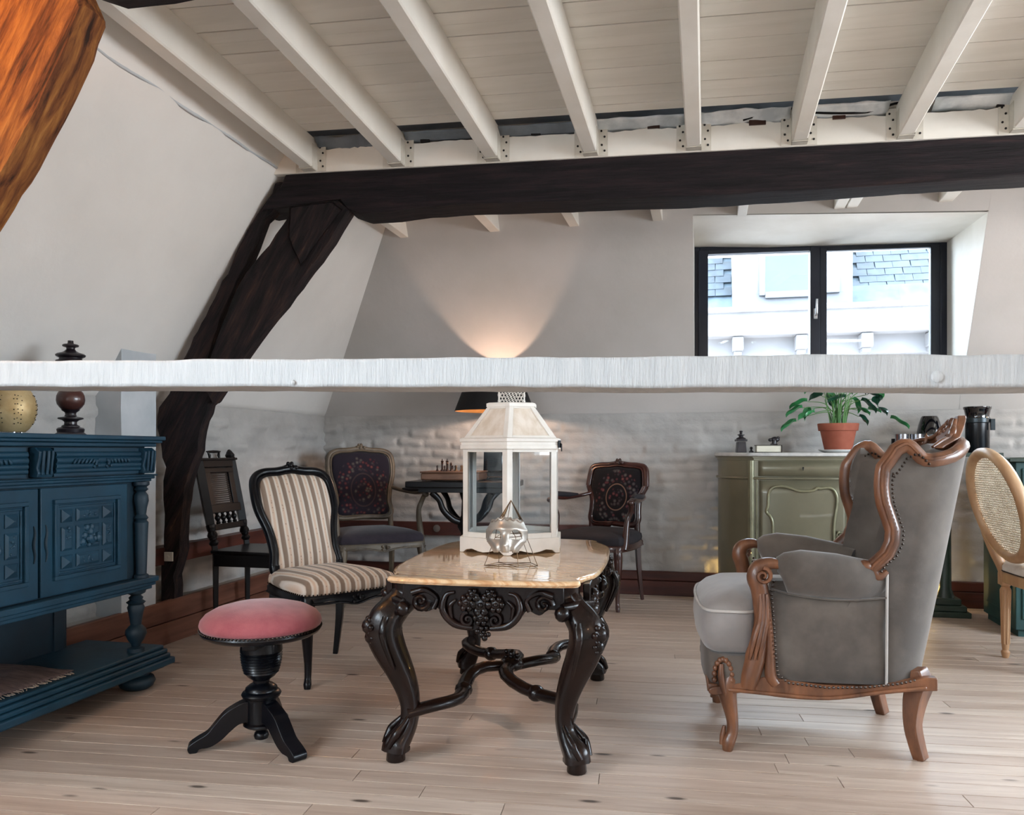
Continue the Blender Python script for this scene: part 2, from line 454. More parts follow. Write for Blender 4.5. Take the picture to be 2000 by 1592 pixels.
    def spiral(self, c, r, turns, ax, bx, tr, a0=0, n=24, sgn=1):
        pts = []
        for i in range(n + 1):
            t = i / n; a = a0 + sgn * turns * 2 * PI * t; q = r * (1 - .85 * t)
            pts.append(Vector(c) + Vector(ax) * (q * math.cos(a)) + Vector(bx) * (q * math.sin(a)))
        return self.tube(pts, [tr, tr * .9, tr * .6], 6)


def O(name, mb, mat, parent=None, loc=None, rz=0, smooth=38, bevel=0, label=None, kind=None, seg=2):
    me = bpy.data.meshes.new(name); me.from_pydata(mb.v, [], mb.f)
    b = bmesh.new(); b.from_mesh(me); bmesh.ops.recalc_face_normals(b, faces=b.faces); b.to_mesh(me); b.free()
    me.materials.append(M[mat] if isinstance(mat, str) else mat)
    if smooth:
        me.shade_smooth(); me.set_sharp_from_angle(angle=math.radians(smooth))
    o = bpy.data.objects.new(name, me); COL.objects.link(o)
    if parent is not None: o.parent = parent
    if loc is not None: o.location = loc
    if rz: o.rotation_euler = (0, 0, rz)
    if bevel:
        md = o.modifiers.new('edge', 'BEVEL'); md.width = bevel; md.segments = seg; md.limit_method = 'ANGLE'; md.angle_limit = math.radians(40)
    if label: o['label'] = label
    if kind: o['kind'] = kind
    return o


def T(name, label, cat, loc=(0, 0, 0), rz=0, group=None):
    o = bpy.data.objects.new(name, None); COL.objects.link(o); o.empty_display_size = .05
    o.location = loc; o.rotation_euler = (0, 0, rz); o['label'] = label; o['category'] = cat
    if group: o['group'] = group
    return o


def tag(o, label, cat, group=None):
    o['label'] = label; o['category'] = cat
    if group: o['group'] = group
    return o


def copy_obj(o, parent=None, loc=None, rot=None):
    c = o.copy(); COL.objects.link(c)
    if parent is not None: c.parent = parent
    if loc is not None: c.location = loc
    if rot is not None: c.rotation_euler = rot
    return c


def copy_tree(o, parent=None):
    c = copy_obj(o, parent)
    for ch in list(o.children): copy_tree(ch, c)
    return c


def rough_box(x0, x1, y0, y1, z0, z1, nx, ny, nz, amp, sc, seed=0):
    """box with subdivided, uneven faces"""
    mb = MB()
    def jit(p):
        p = Vector(p); q = p * sc + Vector((seed, seed * 2, 0))
        return p + Vector((noise.noise(q), noise.noise(q + Vector((9, 3, 1))), noise.noise(q + Vector((4, 7, 5))))) * amp
    L = lambda a, b, t: a + (b - a) * t
    for y in (y0, y1): mb.grid(lambda u, v, y=y: jit((L(x0, x1, u), y, L(z0, z1, v))), nx, nz)
    for z in (z0, z1): mb.grid(lambda u, v, z=z: jit((L(x0, x1, u), L(y0, y1, v), z)), nx, ny)
    for x in (x0, x1): mb.grid(lambda u, v, x=x: jit((x, L(y0, y1, u), L(z0, z1, v))), ny, nz)
    return mb


def weld(o, d=1e-4):
    b = bmesh.new(); b.from_mesh(o.data); bmesh.ops.remove_doubles(b, verts=b.verts, dist=d); bmesh.ops.recalc_face_normals(b, faces=b.faces)
    b.to_mesh(o.data); b.free(); return o

# ================================================================== THE ROOM
SK = math.radians(5)
TB = (-2.2, 3.90)                        # left end of the collar beam's front face


def beam_y(x): return TB[1] + (x - TB[0]) * math.tan(SK)


def struct(name, kind='structure'):
    o = bpy.data.objects.new(name, None); COL.objects.link(o); o['kind'] = kind; o.empty_display_size = .05
    return o


# floor: slab plus single boards laid slightly askew to the walls
fl = O('floor', MB().bb(-3.3, 4.4, -2.8, 6.3, -.14, -.0235), 'soil', kind='structure')
def plank_mesh(L, wd):
    c = .0007; z0, z1 = -.024, 0; mb = MB()
    o = [(-L / 2, -wd / 2), (L / 2, -wd / 2), (L / 2, wd / 2), (-L / 2, wd / 2)]
    k = [(-L / 2 + c, -wd / 2 + c), (L / 2 - c, -wd / 2 + c), (L / 2 - c, wd / 2 - c), (-L / 2 + c, wd / 2 - c)]
    vs = [(x, y, z0) for x, y in o] + [(x, y, z1 - c) for x, y in o] + [(x, y, z1) for x, y in k]
    fs = [(8, 9, 10, 11)] + [(a + i, a + (i + 1) % 4, a + 4 + (i + 1) % 4, a + 4 + i) for a in (0, 4) for i in range(4)]
    return mb.add(vs, fs)
PW = .0885
lens = [1.1, 1.6, 2.1, 2.6]; pm = []
for L in lens:
    o = O('plank', plank_mesh(L - .002, PW - .0040), 'floor', fl, smooth=0); pm.append(o)
used = set(); ca, sa = math.cos(SK), math.sin(SK)
# the askew boards run past the slab's edge below the walls; rows counted along their normal from the front of the frame
for r in range(66):
    n_ = .55 + r * PW; s = -3.35 + random.uniform(-1.4, -.2)
    while s < 4.5:
        q = random.randrange(4); L = lens[q]; mid = s + L / 2
        x = mid * ca - n_ * sa; y = mid * sa + n_ * ca
        if -3.9 < x < 4.3 and y < 6.6 and s + L > -3.0:
            o = pm[q] if q not in used else copy_obj(pm[q], fl)
            used.add(q); o.location = (x, y, random.uniform(-.0005, .0003)); o.rotation_euler = (random.uniform(-.0012, .0012), 0, SK)
        s += L


# limewashed brick: courses pushed out of one surface under thick paint
def lime(u, z, seed):
    wob = .75 * noise.noise(Vector((u * .9, z * 1.3, seed))) + .25 * noise.noise(Vector((u * 3.3, z * 4, seed + 1)))
    q = z / .075 + wob; row = math.floor(q); fz = q - row
    bu = u / .22 + .5 * (row % 2) + .35 * noise.noise(Vector((row * 3.1, u * .9, seed))); fu = bu - math.floor(bu)
    g = noise.noise(Vector((math.floor(bu) * 5.7, row * 2.3, seed + 3))); g2 = noise.noise(Vector((math.floor(bu) * 3.7, row * 7.3, seed + 5)))
    sm = lambda t: t * t * (3 - 2 * t)
    h = sm(min(1, min(fz, 1 - fz) * 3.0)) * sm(min(1, min(fu, 1 - fu) * 8)) * (.55 + 1.1 * g) + .35 * g2 * (fz - .5)
    fade = .45 + .55 * min(1, max(0, .5 + 1.6 * noise.noise(Vector((u * .8, z * 1.1, seed + 11)))))
    h = .030 * h * fade + .014 * noise.noise(Vector((u * 3.5, z * 5, seed + 8))) + .006 * noise.noise(Vector((u * 13, z * 15, seed)))
    return h * (1 if z < 1.2 else max(.15, (1.34 - z) / .14))
lb = O('wall_back', MB().grid(lambda a, b: (-3.1 + 5.4 * a, 5.955 - lime(-3.1 + 5.4 * a, 1.33 * b, 2.0), 1.33 * b), 340, 86), 'limewash', smooth=180, kind='structure')
bx = MB().bb(-3.3, 4.4, 5.98, 6.3, 0, 1.25)
bx.bb(2.2, 4.4, 5.93, 5.99, 0, 1.33)
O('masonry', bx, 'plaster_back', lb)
lw = O('wall_left', MB().grid(lambda a, b: (-3.0 + lime(2.6 + 3.4 * a, 1.33 * b, 6.0), 2.6 + 3.4 * a, 1.33 * b), 200, 80), 'limewash', smooth=180, kind='structure')
O('masonry', MB().bb(-3.3, -3.04, -2.8, 6.3, 0, 1.33).bb(-3.06, -2.99, -2.8, 2.62, 0, 1.33), 'plaster', lw)
O('ledge', MB().bb(-3.05, -2.868, -2.7, 5.93, 0, .212), 'limewash', lw, bevel=.008)
# sloped plaster above
so = [(-3.0, 1.325), (-2.97, 1.36), (-2.07, 2.83), (-2.3, 3.05), (-3.3, 1.5), (-3.3, 1.325)]
F3 = lambda a, t, b: (a, t, b)
ls = MB().prism(so, -2.8, -1.55, F3).prism(so, .55, 6.3, F3)       # with a roof light behind the camera
ls.prism([(-3.0, 1.325), (-2.97, 1.36), (-2.90, 1.50), (-3.2, 1.66), (-3.3, 1.325)], -1.55, .55, F3).prism([(-2.29, 2.47), (-2.07, 2.83), (-2.3, 3.05), (-2.6, 2.62)], -1.55, .55, F3)
O('sloped_plaster', ls, 'plaster', lw, smooth=60)
bo = [(5.95, 1.325), (5.93, 1.36), (5.17, 2.86), (5.45, 3.05), (6.3, 1.5), (6.3, 1.325)]
bs = MB().prism(bo, -3.2, -.085, lambda a, t, b: (t, a, b)); bs.prism(bo, 1.645, 2.5, lambda a, t, b: (t, a, b)); bs.prism(bo, 4.1, 4.4, lambda a, t, b: (t, a, b))
HD = 2.575; yh = 5.95 - .51 * (HD - 1.33); SB = 1.515; ys = 5.95 - .51 * (SB - 1.33)
bs.prism([(5.95, 1.325), (5.93, 1.36), (ys, SB), (6.42, SB), (6.42, 1.325)], -.085, 1.65, lambda a, t, b: (t, a, b))
bs.prism([(yh, HD), (5.17, 2.86), (5.45, 3.05), (6.4, HD)], 2.5, 4.1, lambda a, t, b: (t, a, b))
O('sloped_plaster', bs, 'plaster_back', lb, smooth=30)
HR = 2.49; yr = 5.95 - .51 * (HR - 1.33); XR = 1.645
ck = [(5.952, 1.325), (yh + .002, HD), (6.42, HD), (6.42, 1.325)]
rv = MB().prism(ck, -.17, -.086, lambda a, t, b: (t, a, b)); rv.prism(ck, XR - .001, 1.78, lambda a, t, b: (t, a, b))
rv.prism(ck, 2.42, 2.499, lambda a, t, b: (t, a, b)); rv.prism(ck, 4.101, 4.18, lambda a, t, b: (t, a, b)); rv.bb(1.65, 4.18, 5.96, 6.42, 1.26, 1.335);
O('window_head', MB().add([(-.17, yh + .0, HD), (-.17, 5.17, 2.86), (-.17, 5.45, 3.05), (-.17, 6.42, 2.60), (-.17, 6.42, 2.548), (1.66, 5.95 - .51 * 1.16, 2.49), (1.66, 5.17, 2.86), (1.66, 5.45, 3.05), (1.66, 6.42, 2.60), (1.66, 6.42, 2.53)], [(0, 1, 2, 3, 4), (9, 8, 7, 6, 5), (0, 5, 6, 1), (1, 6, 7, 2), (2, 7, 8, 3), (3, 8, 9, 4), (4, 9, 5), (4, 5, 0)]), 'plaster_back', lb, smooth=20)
hz_ = .007
rv.add([(-.085, yh + .006, HD - hz_), (XR, yr + .006, HR - hz_), (XR, 6.42, 2.53 - hz_), (-.085, 6.42, 2.548 - hz_)], [(0, 1, 3), (1, 2, 3)])  # white sheet added under the head, daylight put into its colour
O('window_reveal', rv, 'white_paint', lb, smooth=30)  # whiter than the wall around it: daylight on the reveal as colour
wf = MB().bb(-3.3, -2.2, -2.8, -2.68, 0, 3).bb(-1.2, 4.4, -2.8, -2.68, 0, 3).bb(-2.2, -1.2, -2.8, -2.68, 0, 1.2).bb(-2.2, -1.2, -2.8, -2.68, 2.0, 3)
O('wall_front', wf, 'plaster', kind='structure')
wr = MB().bb(4.25, 4.4, -2.8, 1.0, 0, 3).bb(4.25, 4.4, 4.0, 6.3, 0, 3).bb(4.25, 4.4, 1.0, 4.0, 0, 1.0).bb(4.25, 4.4, 1.0, 4.0, 2.3, 3)
O('wall_right', wr, 'plaster', kind='structure')
# skirting, curb and the dado boards
bbk = O('baseboard_back', MB().bb(-2.84, 4.25, 5.905, 5.965, 0, .105), 'red_board', kind='structure', bevel=.004)
O('board', MB().bb(-2.84, 4.25, 5.912, 5.965, .108, .172), 'red_board', bbk, bevel=.006)
bbl = O('baseboard_left', MB().bb(-2.87, -2.836, -2.6, 5.91, 0, .118), 'pine_curb', kind='structure', bevel=.003)
O('board', MB().bb(-2.87, -2.84, -2.6, 5.91, .121, .235), 'pine_curb', bbl, bevel=.005)
O('trim_1', rough_box(-2.985, -2.90, 3.70, 5.93, .42, .515, 2, 20, 3, .006, 3), 'red_board', kind='structure')
O('trim_2', rough_box(-2.95, -.72, 5.885, 5.965, .40, .497, 22, 2, 3, .004, 3, 2), 'red_board', kind='structure')
# white masonry pier between sideboard and truss
O('wall_pier', rough_box(-3.12, -2.848, 3.452, 3.712, .20, 1.615, 3, 3, 12, .004, 4, 5), 'pier_paint', kind='structure')

te = MB()
te.grid(lambda u, v: (-2.258 + .030 * v + .008 * noise.noise(Vector((u * 40, v * 3, 2))), -2.6 + 6.5 * u, 2.605 - .045 * v + .016 * noise.noise(Vector((u * 30, v, 7))) + .02 * (1 - u)), 120, 3)
te_o = O('trim_3', te, 'pier_paint', kind='structure', smooth=60); md = te_o.modifiers.new('t', 'SOLIDIFY'); md.thickness = .012
# ceiling: base slab, narrow boards, rafters
SL = .045
cz = lambda y, x=0: 2.692 + SL * max(0.0, beam_y(x) - y)
ce = O('ceiling', MB().prism([(-2.8, 2.75 + SL * 6.8), (4.1, 2.75), (6.3, 2.75), (6.3, 3.1), (-2.8, 3.4)], -3.3, 4.4, lambda a, t, b: (t, a, b)), 'white_board', kind='structure', smooth=0)
BW = .0835
def cboard(y0, z0, z1):
    mb = MB(); L0, L1 = -.35, 6.6
    c = .0015; P = [(0, z0), (0, z0 + .018), (BW - .002, z1 + .018), (BW - .002, z1)]
    return mb.prism(P, L0, L1, lambda a, t, b: (TB[0] + t * ca - (a + y0) * sa, TB[1] + t * sa + (a + y0) * ca, b))
for r in range(31):                       # from the beam towards the camera
    gap = .0035 if r % 2 == 0 else .0012
    y0 = -.13 - (r + 1) * BW - (.002 if r % 2 else 0)
    O('ceiling_board', cboard(y0 + gap / 2, 2.692 + SL * -(y0) + random.uniform(-.001, .001), 2.692 + SL * -(y0 + BW) + random.uniform(-.001, .001)), 'white_board', ce, smooth=0)
for r in range(20):                       # beyond the beam
    y0 = .18 + r * BW
    O('ceiling_board', cboard(y0, 2.70, 2.70), 'white_board', ce, smooth=0)
O('gap_shade_strip', MB().prism([(-.16, 2.735), (-.16, 2.74), (.03, 2.74), (.03, 2.735)], -.3, 6.5, lambda a, t, b: (TB[0] + t * ca - a * sa, TB[1] + t * sa + a * ca, b)), 'gap_shade', ce, smooth=0)  # grey strip added to stand for the shade inside the gap
# header board with a ragged upper edge on the beam
top = []
x = -.05
while x < 6.4:
    top.append((x, 2.652 + .012 * noise.noise(Vector((x * 6, 0, 0))) + .01 * noise.noise(Vector((x * 23, 3, 0))))); x += .03
hb = [(6.4, 2.528), (-.05, 2.528)] + top
TF = lambda a, t, b: (TB[0] + a * ca - t * sa, TB[1] + a * sa + t * ca, b)
O('header_board', MB().prism(hb, -.012, .03, TF), 'white_paint', ce, smooth=20)
RX = [-2.042, -1.564, -1.062, -.565, -.061, .436, .916, 1.411, 1.90, 2.39, 2.88]
for i, x in enumerate(RX):
    yb = beam_y(x) - .014; yn = -2.6; wd = .036
    z0, z1 = 2.535, 2.535 + SL * (yb - yn); vs = []
    def sect(y, z):
        q = [(x - wd, y, z + .006), (x - wd + .006, y, z), (x + wd - .006, y, z), (x + wd, y, z + .006), (x + wd, y, z + .157), (x - wd, y, z + .157)]
        return q
    secs = []
    for k in range(9):
        t = k / 8; secs.append(sect(yb + (yn - yb) * t, z0 + (z1 - z0) * t))
    mb = MB(); vs = [p for s_ in secs for p in s_]
    fs = [(k * 6 + j, k * 6 + (j + 1) % 6, (k + 1) * 6 + (j + 1) % 6, (k + 1) * 6 + j) for k in range(8) for j in range(6)]
    fs += [tuple(range(6)), tuple(range(53, 47, -1))]
    ra = O('rafter', mb.add(vs, fs), 'white_paint', ce, smooth=0)
    hg = MB(); hh = MB()
    for sd in (-1, 1):
        xc = x + sd * (wd + .024); yy = beam_y(xc) - .016
        hg.box((xc, yy, 2.605), (.046, .003, .15), rz=SK)
        hg.bb(x + sd * wd - .0015, x + sd * wd + .0015, yy - .06, yy, 2.535, 2.66)
        for (dx, dz) in ((-.008, .05), (.008, .02), (-.006, -.02), (.008, -.05)):
            hh.lathe([(.0055, -.001), (.0055, .001)], 8, (xc + dx, yy - .003, 2.605 + dz), Matrix.Rotation(PI / 2, 3, 'X'))
    hg.bb(x - wd, x + wd, yb - .055, yb, 2.531, 2.5345)
    O('joist_hanger', hg, 'zinc', ra, smooth=0); O('nail_hole', hh, 'shade_out', ra, smooth=0, kind='stuff')
for x, wd in ((-2.07, .03), (-1.41, .035), (-.86, .033), (-.31, .032), (.22, .03), (.80, .032), (.873, .032), (1.40, .04), (2.0, .035), (2.6, .035)):
    O('rafter', MB().bb(x - wd, x + wd, beam_y(x) + .17, 5.36, 2.55, 2.70), 'white_paint', ce, bevel=.004)
# scraps in the gap over the header: foil, blocks
def scrap(name, x0, x1, z0, z1, mat, t0=-.02, amp=.012, sd=0):
    mb = MB().grid(lambda u, v: TF(x0 + (x1 - x0) * u, t0 - .07 * v + amp * noise.noise(Vector((u * 7 + sd, v * 6, sd))), z0 + (z1 - z0) * v + amp * noise.noise(Vector((u * 5, v * 8 + 3, sd)))), 14, 5)
    o = O(name, mb, mat, ce, smooth=60); md = o.modifiers.new('t', 'SOLIDIFY'); md.thickness = .002
scrap('foil_strip', 2.17, 2.60, 2.65, 2.70, 'foil', .0, .012, 1); scrap('foil_strip', 2.68, 3.05, 2.655, 2.70, 'foil', .0, .006, 4)
scrap('foil_strip', 1.66, 2.10, 2.655, 2.695, 'foil', .0, .006, 7); scrap('foil_strip', 3.25, 3.9, 2.66, 2.70, 'foil', .0, .006, 9)
scrap('foil_strip', .2, .6, 2.64, 2.69, 'gap_shade', 0, .02, 12); scrap('foil_strip', .68, 1.1, 2.66, 2.69, 'gap_shade', 0, .005, 14); scrap('foil_strip', 1.17, 1.6, 2.655, 2.69, 'gap_shade', 0, .005, 15)
for (x, z, s) in ((.78, 2.668, .05), (1.36, 2.672, .05), (1.95, 2.668, .06), (2.45, 2.655, .08), (2.83, 2.66, .06), (3.55, 2.672, .035)):
    O('wood_block', MB().box(TF(x, -.008, z), (s, .02, .03), rz=SK), 'chess_dark' if s > .055 else 'shade_out', ce, bevel=.002)
cab_pts = [TF(a, -.03 + .01 * math.sin(a * 9), b) for a, b in ((2.38, 2.665), (2.5, 2.69), (2.62, 2.70), (2.72, 2.675), (2.9, 2.668), (3.0, 2.675), (3.08, 2.70), (3.2, 2.705))]
tag(O('cable', MB().tube(cr_spline(cab_pts, 5), .006, 6), 'iron'), 'black electric cable looped along the gap above the ceiling header', 'cable')

# ------------------------------------------------------------------ roof trusses
def jag(pts, step=.06, amp=.007, seed=0):
    out = []
    for i, p in enumerate(pts):
        q = pts[(i + 1) % len(pts)]; d = math.hypot(q[0] - p[0], q[1] - p[1]); n = max(1, int(d / step))
        for k in range(n):
            t = k / n; x, z = p[0] + (q[0] - p[0]) * t, p[1] + (q[1] - p[1]) * t
            s = amp if 0 < t else amp * .3
            out.append((x + s * noise.noise(Vector((x * 17 + seed, z * 17, 1))) * 1.6, z + s * noise.noise(Vector((x * 17, z * 17 + seed, 5)))))
    return out
def hewn(outline, y0, y1, seed, amp=.008):
    """hewn timber: outline in the truss plane, several uneven layers through its thickness"""
    n = len(outline); vs = []; fs = []; cx = sum(p[0] for p in outline) / n; cy = sum(p[1] for p in outline) / n
    ys = [y0, y0 + .015, (y0 + y1) / 2, y1 - .015, y1]
    for k, y in enumerate(ys):
        for (a, b) in outline:
            s = .012 if k in (0, 4) else 0
            d = math.hypot(a - cx, b - cy) or 1
            q = Vector((a * 9 + seed, y * 9, b * 9))
            vs.append((a - s * (a - cx) / d + amp * noise.noise(q), y, b - s * (b - cy) / d + amp * noise.noise(q + Vector((5, 5, 5)))))
    for k in range(4):
        for i in range(n): fs.append((k * n + i, k * n + (i + 1) % n, (k + 1) * n + (i + 1) % n, (k + 1) * n + i))
    fs += [tuple(range(n)), tuple(range(5 * n - 1, 4 * n - 1, -1))]
    return MB().add(vs, fs)
X0 = -2.2
L_ = lambda pts: [(x - X0, z) for x, z in pts]
tr = T('roof_truss', 'dark hewn truss spanning the room behind the table, its post rising past the blue sideboard', 'timber', (TB[0], TB[1], 0), SK)
beam = [(-.135, 2.345), (-.05, 2.355), (.12, 2.37), (.30, 2.385), (.345, 2.33), (.42, 2.302), (.58, 2.305), (.75, 2.32), (1.0, 2.326), (1.6, 2.318), (2.3, 2.312), (2.62, 2.318), (3.0, 2.325), (3.6, 2.34), (4.4, 2.345), (5.4, 2.34), (6.4, 2.34), (6.4, 2.53), (3.0, 2.533), (0, 2.528), (-.03, 2.46), (-.10, 2.40)]
O('collar_beam', hewn(jag(beam, .08, .004, 3), 0, .205, 1, .004), 'beam', tr, smooth=40)
post = L_([(-2.25, 2.50), (-2.31, 2.40), (-2.355, 2.34), (-2.81, 1.53), (-2.885, 1.36), (-2.94, 1.28), (-2.95, 1.18), (-2.93, 1.10), (-2.92, 1.0), (-2.895, .95), (-2.915, .87), (-2.915, .765), (-2.905, .69), (-2.92, .40), (-2.925, .215), (-2.849, .215), (-2.849, .35), (-2.822, .44), (-2.807, .556), (-2.801, .70), (-2.785, .837), (-2.762, .915), (-2.735, .977), (-2.68, 1.198), (-2.64, 1.293), (-2.60, 1.33), (-2.67, 1.50), (-2.57, 1.78), (-2.45, 2.03), (-2.375, 2.17), (-2.325, 2.31), (-2.27, 2.35), (-2.20, 2.50)])
O('post', hewn(jag(post, .05, .010, 8), .012, .10, 4, .010), 'post', tr, smooth=40)
brace = L_([(-2.665, 1.40), (-2.60, 1.62), (-2.50, 1.87), (-2.42, 2.01), (-2.28, 2.16), (-2.20, 2.27), (-2.12, 2.36), (-2.02, 2.372), (-1.90, 2.378), (-1.835, 2.322), (-1.93, 2.17), (-2.08, 1.98), (-2.20, 1.83), (-2.32, 1.70), (-2.43, 1.56), (-2.53, 1.42), (-2.615, 1.31)])
O('brace', hewn(jag(brace, .06, .006, 12), -.012, .09, 7, .006), 'post', tr, smooth=40)
scar = L_([(-2.16, 2.35), (-2.03, 2.362), (-1.92, 2.366), (-1.865, 2.32), (-1.99, 2.17), (-2.10, 2.03), (-2.17, 2.18)])
O('brace_tenon', hewn(jag(scar, .05, .004, 15), -.022, -.004, 9, .003), 'post', tr, smooth=40)
O('iron_plate', MB().box((-.66, -.014, .47), (.05, .01, .05)).lathe([(.008, 0), (.008, .008)], 8, (-.66, -.018, .47), Matrix.Rotation(PI / 2, 3, 'X')), 'zinc', tr, bevel=.002)
t2 = copy_tree(tr); t2.location = (TB[0] - .01, TB[1] - 1.93, .16)
t2['label'] = 'nearer hewn truss glowing orange in lamplight at the top left'; t2.name = 'roof_truss.001'
for c in list(t2.children):
    if c.name.startswith(('iron_plate', 'brace_tenon', 'brace')): bpy.data.objects.remove(c)
nb = [(-2.62, 1.25), (-2.95, 1.30), (-2.82, 1.53), (-2.345, 2.30), (-2.25, 2.40), (-2.0, 2.44), (-1.80, 2.44), (-1.765, 2.36), (-1.83, 2.20), (-1.90, 2.07), (-1.985, 1.93), (-2.075, 1.80), (-2.22, 1.60), (-2.42, 1.38)]
O('brace', hewn(jag([(x + 2.2, z - .16) for x, z in nb], .05, .008, 31), -.02, .10, 17, .008), 'post_lamplit', t2, smooth=40)

# white tie plank crossing the foreground
tp = rough_box(-3.05, 4.25, 0, .178, -.0335, .0335, 260, 6, 8, .0022, 13, 3)
for i, (x, y, z) in enumerate(tp.v):
    tp.v[i] = (x, y + .002 * noise.noise(Vector((x * 90, y, z * 9))), z + .002 * noise.noise(Vector((x * 3, 0, 0))))
to = O('tie_beam', tp, 'tie_paint', None, (0, 1.80, 1.222), smooth=50)
weld(to); to.rotation_euler = (0, math.radians(1.05), math.radians(1.0))
tag(to, 'thick white painted tie plank crossing the whole foreground at chest height', 'beam')
kb = MB()
for (x, z, s) in ((.46, -.012, .012), (-.98, -.024, .006)):
    kb.ell((x, -.002, z), (s, .004, s * 1.1), 10, 5)
O('knot', kb, 'tie_paint', to)

# ------------------------------------------------------------------ window
wn = struct('window_1'); wn.location = (-.102, 6.06, 0); wn.rotation_euler = (0, 0, SK)
WL, WB, WT = 1.765, 1.53, 2.545
fr = MB().bb(0, .055, 0, .07, WB, WT).bb(WL - .055, WL, 0, .07, WB, WT).bb(.055, WL - .055, 0, .07, WT - .035, WT).bb(.055, WL - .055, 0, .07, WB, WB + .035).bb(.855, .915, 0.01, .07, WB, WT)
O('frame', fr, 'navy', wn, bevel=.004)
for k, (a, b) in enumerate(((.045, .895), (.90, 1.712))):
    g0, g1 = (.112, .828) if k == 0 else (.947, 1.648)
    yy = -.022 if k == 0 else .005
    s_ = MB().bb(a, g0, yy, .05, WB + .025, WT - .03).bb(g1, b, yy, .05, WB + .025, WT - .03).bb(g0, g1, yy, .05, 2.486, WT - .03).bb(g0, g1, yy, .05, WB + .025, WB + .10)
    sh = O('sash', s_, 'navy', wn, bevel=.003)
    O('pane', MB().bb(g0 - .005, g1 + .005, .02, .024, WB + .09, 2.49), 'glass', sh, smooth=0)
    if k == 0:
        hd = MB().box((.862, -.028, 2.03), (.026, .012, .075)).tube([(.862, -.034, 2.02), (.862, -.055, 2.02), (.863, -.06, 2.03), (.866, -.062, 2.13)], [.009, .009, .010, .008], 8)
        O('handle', hd, 'handle', sh, bevel=.002)

# ------------------------------------------------------------------ house across the street
nh = T('neighbour_house', 'bright white house across the street with slate roof seen through the window', 'building', (0, 11.5, 0))
def PX(px, py, Y):
    u = (px - 1000) / 1570; v = (880 - py) / 1570; a = math.radians(13.6)
    d = (-math.sin(a) + u * math.cos(a), math.cos(a) + u * math.sin(a)); t = Y / d[1]
    return d[0] * t, 1.05 + v * t
O('wall', MB().bb(-1.5, 5.2, .3, 3.2, -2, 2.42), 'ext_white', nh)
O('cornice', MB().bb(-1.5, 5.2, -.12, .4, 2.62, 2.98).bb(-1.5, 5.2, -.2, .4, 2.93, 3.0), 'ext_white', nh, bevel=.02)
O('frieze', MB().bb(-1.5, 5.2, .2, .42, 2.36, 2.63), 'ext_white', nh)
for x in (.42, 1.25, 2.07, 2.9, 3.72, 4.55): O('bracket', MB().bb(x - .075, x + .075, -.08, .22, 2.42, 2.615).bb(x - .055, x + .055, -.02, .22, 2.36, 2.43), 'ext_white', nh, bevel=.02)
# roof behind the cornice, slates laid in rows
O('roof', MB().prism([(.42, 2.98), (1.65, 4.9), (1.9, 4.9), (1.9, 2.98)], -1.5, 5.2, lambda a, t, b: (t, a, b)), 'ext_lead', nh, smooth=0)
O('lead_flashing', MB().prism([(.40, 2.98), (.40, 3.05), (.60, 3.36), (.64, 3.33)], 1.95, 5.2, lambda a, t, b: (t, a, b)), 'ext_lead', nh, smooth=0)
dr = Vector((0, 1.23, 1.92)).normalized(); sl0 = None
rotS = Matrix(((1, 0, 0), (0, dr.y, -dr.z), (0, dr.z, dr.y)))
for r in range(7):
    for c in range(13):
        for x_lo, x_hi in ((1.98, 4.4), (-.1, .33)):
            x = x_lo + (c + .5 * (r % 2)) * .235 + .11
            if x > x_hi: continue
            p = Vector((0, .42, 2.98)) + dr * (.44 + r * .13)
            if sl0 is None:
                sl0 = O('slate', MB().box((0, 0, 0), (.228, .17, .016)), 'slate', nh, bevel=.003); o = sl0
            else: o = copy_obj(sl0, nh)
            o.location = (x + random.uniform(-.006, .006), p.y - .02, p.z + .02); o.rotation_euler = (math.atan2(dr.z, dr.y) - .05, 0, random.uniform(-.02, .02))
dm = O('dormer', MB().bb(.36, 1.95, .32, 1.7, 2.98, 4.9), 'ext_white', nh)
O('window_frame', MB().bb(.72, .80, .26, .33, 3.22, 4.9).bb(1.56, 1.78, .26, .33, 3.22, 4.9).bb(.80, 1.56, .26, .33, 3.18, 3.27), 'ext_white', dm, bevel=.01)
O('window_pane', MB().bb(.80, 1.56, .30, .318, 3.27, 4.9), 'ext_glass', dm, smooth=0)

# ================================================================== FURNITURE
Rx90 = Matrix.Rotation(PI / 2, 3, 'X')


def nails(mb, pts, r=.0045, step=.016, closed=False):
    P = [Vector(p) for p in pts]
    if closed: P = P + [P[0]]
    acc = 0
    for a, b in zip(P, P[1:]):
        d = (b - a).length
        while acc < d:
            q = a + (b - a) * (acc / max(d, 1e-9)); mb.ell(q, (r, r, r), 6, 4); acc += step
        acc -= d
    return mb


def carve(mb, c, r, n, seed, spread=(1, 1, 1)):
    rd = random.Random(seed)
    for i in range(n):
        a = rd.uniform(0, 2 * PI); q = math.sqrt(rd.random()); s = rd.uniform(.22, .42)
        mb.ell((c[0] + r * spread[0] * q * math.cos(a), c[1] + r * spread[1] * rd.uniform(-.4, .4), c[2] + r * spread[2] * q * math.sin(a)), (r * s, r * s * .8, r * s), 8, 5)
    return mb


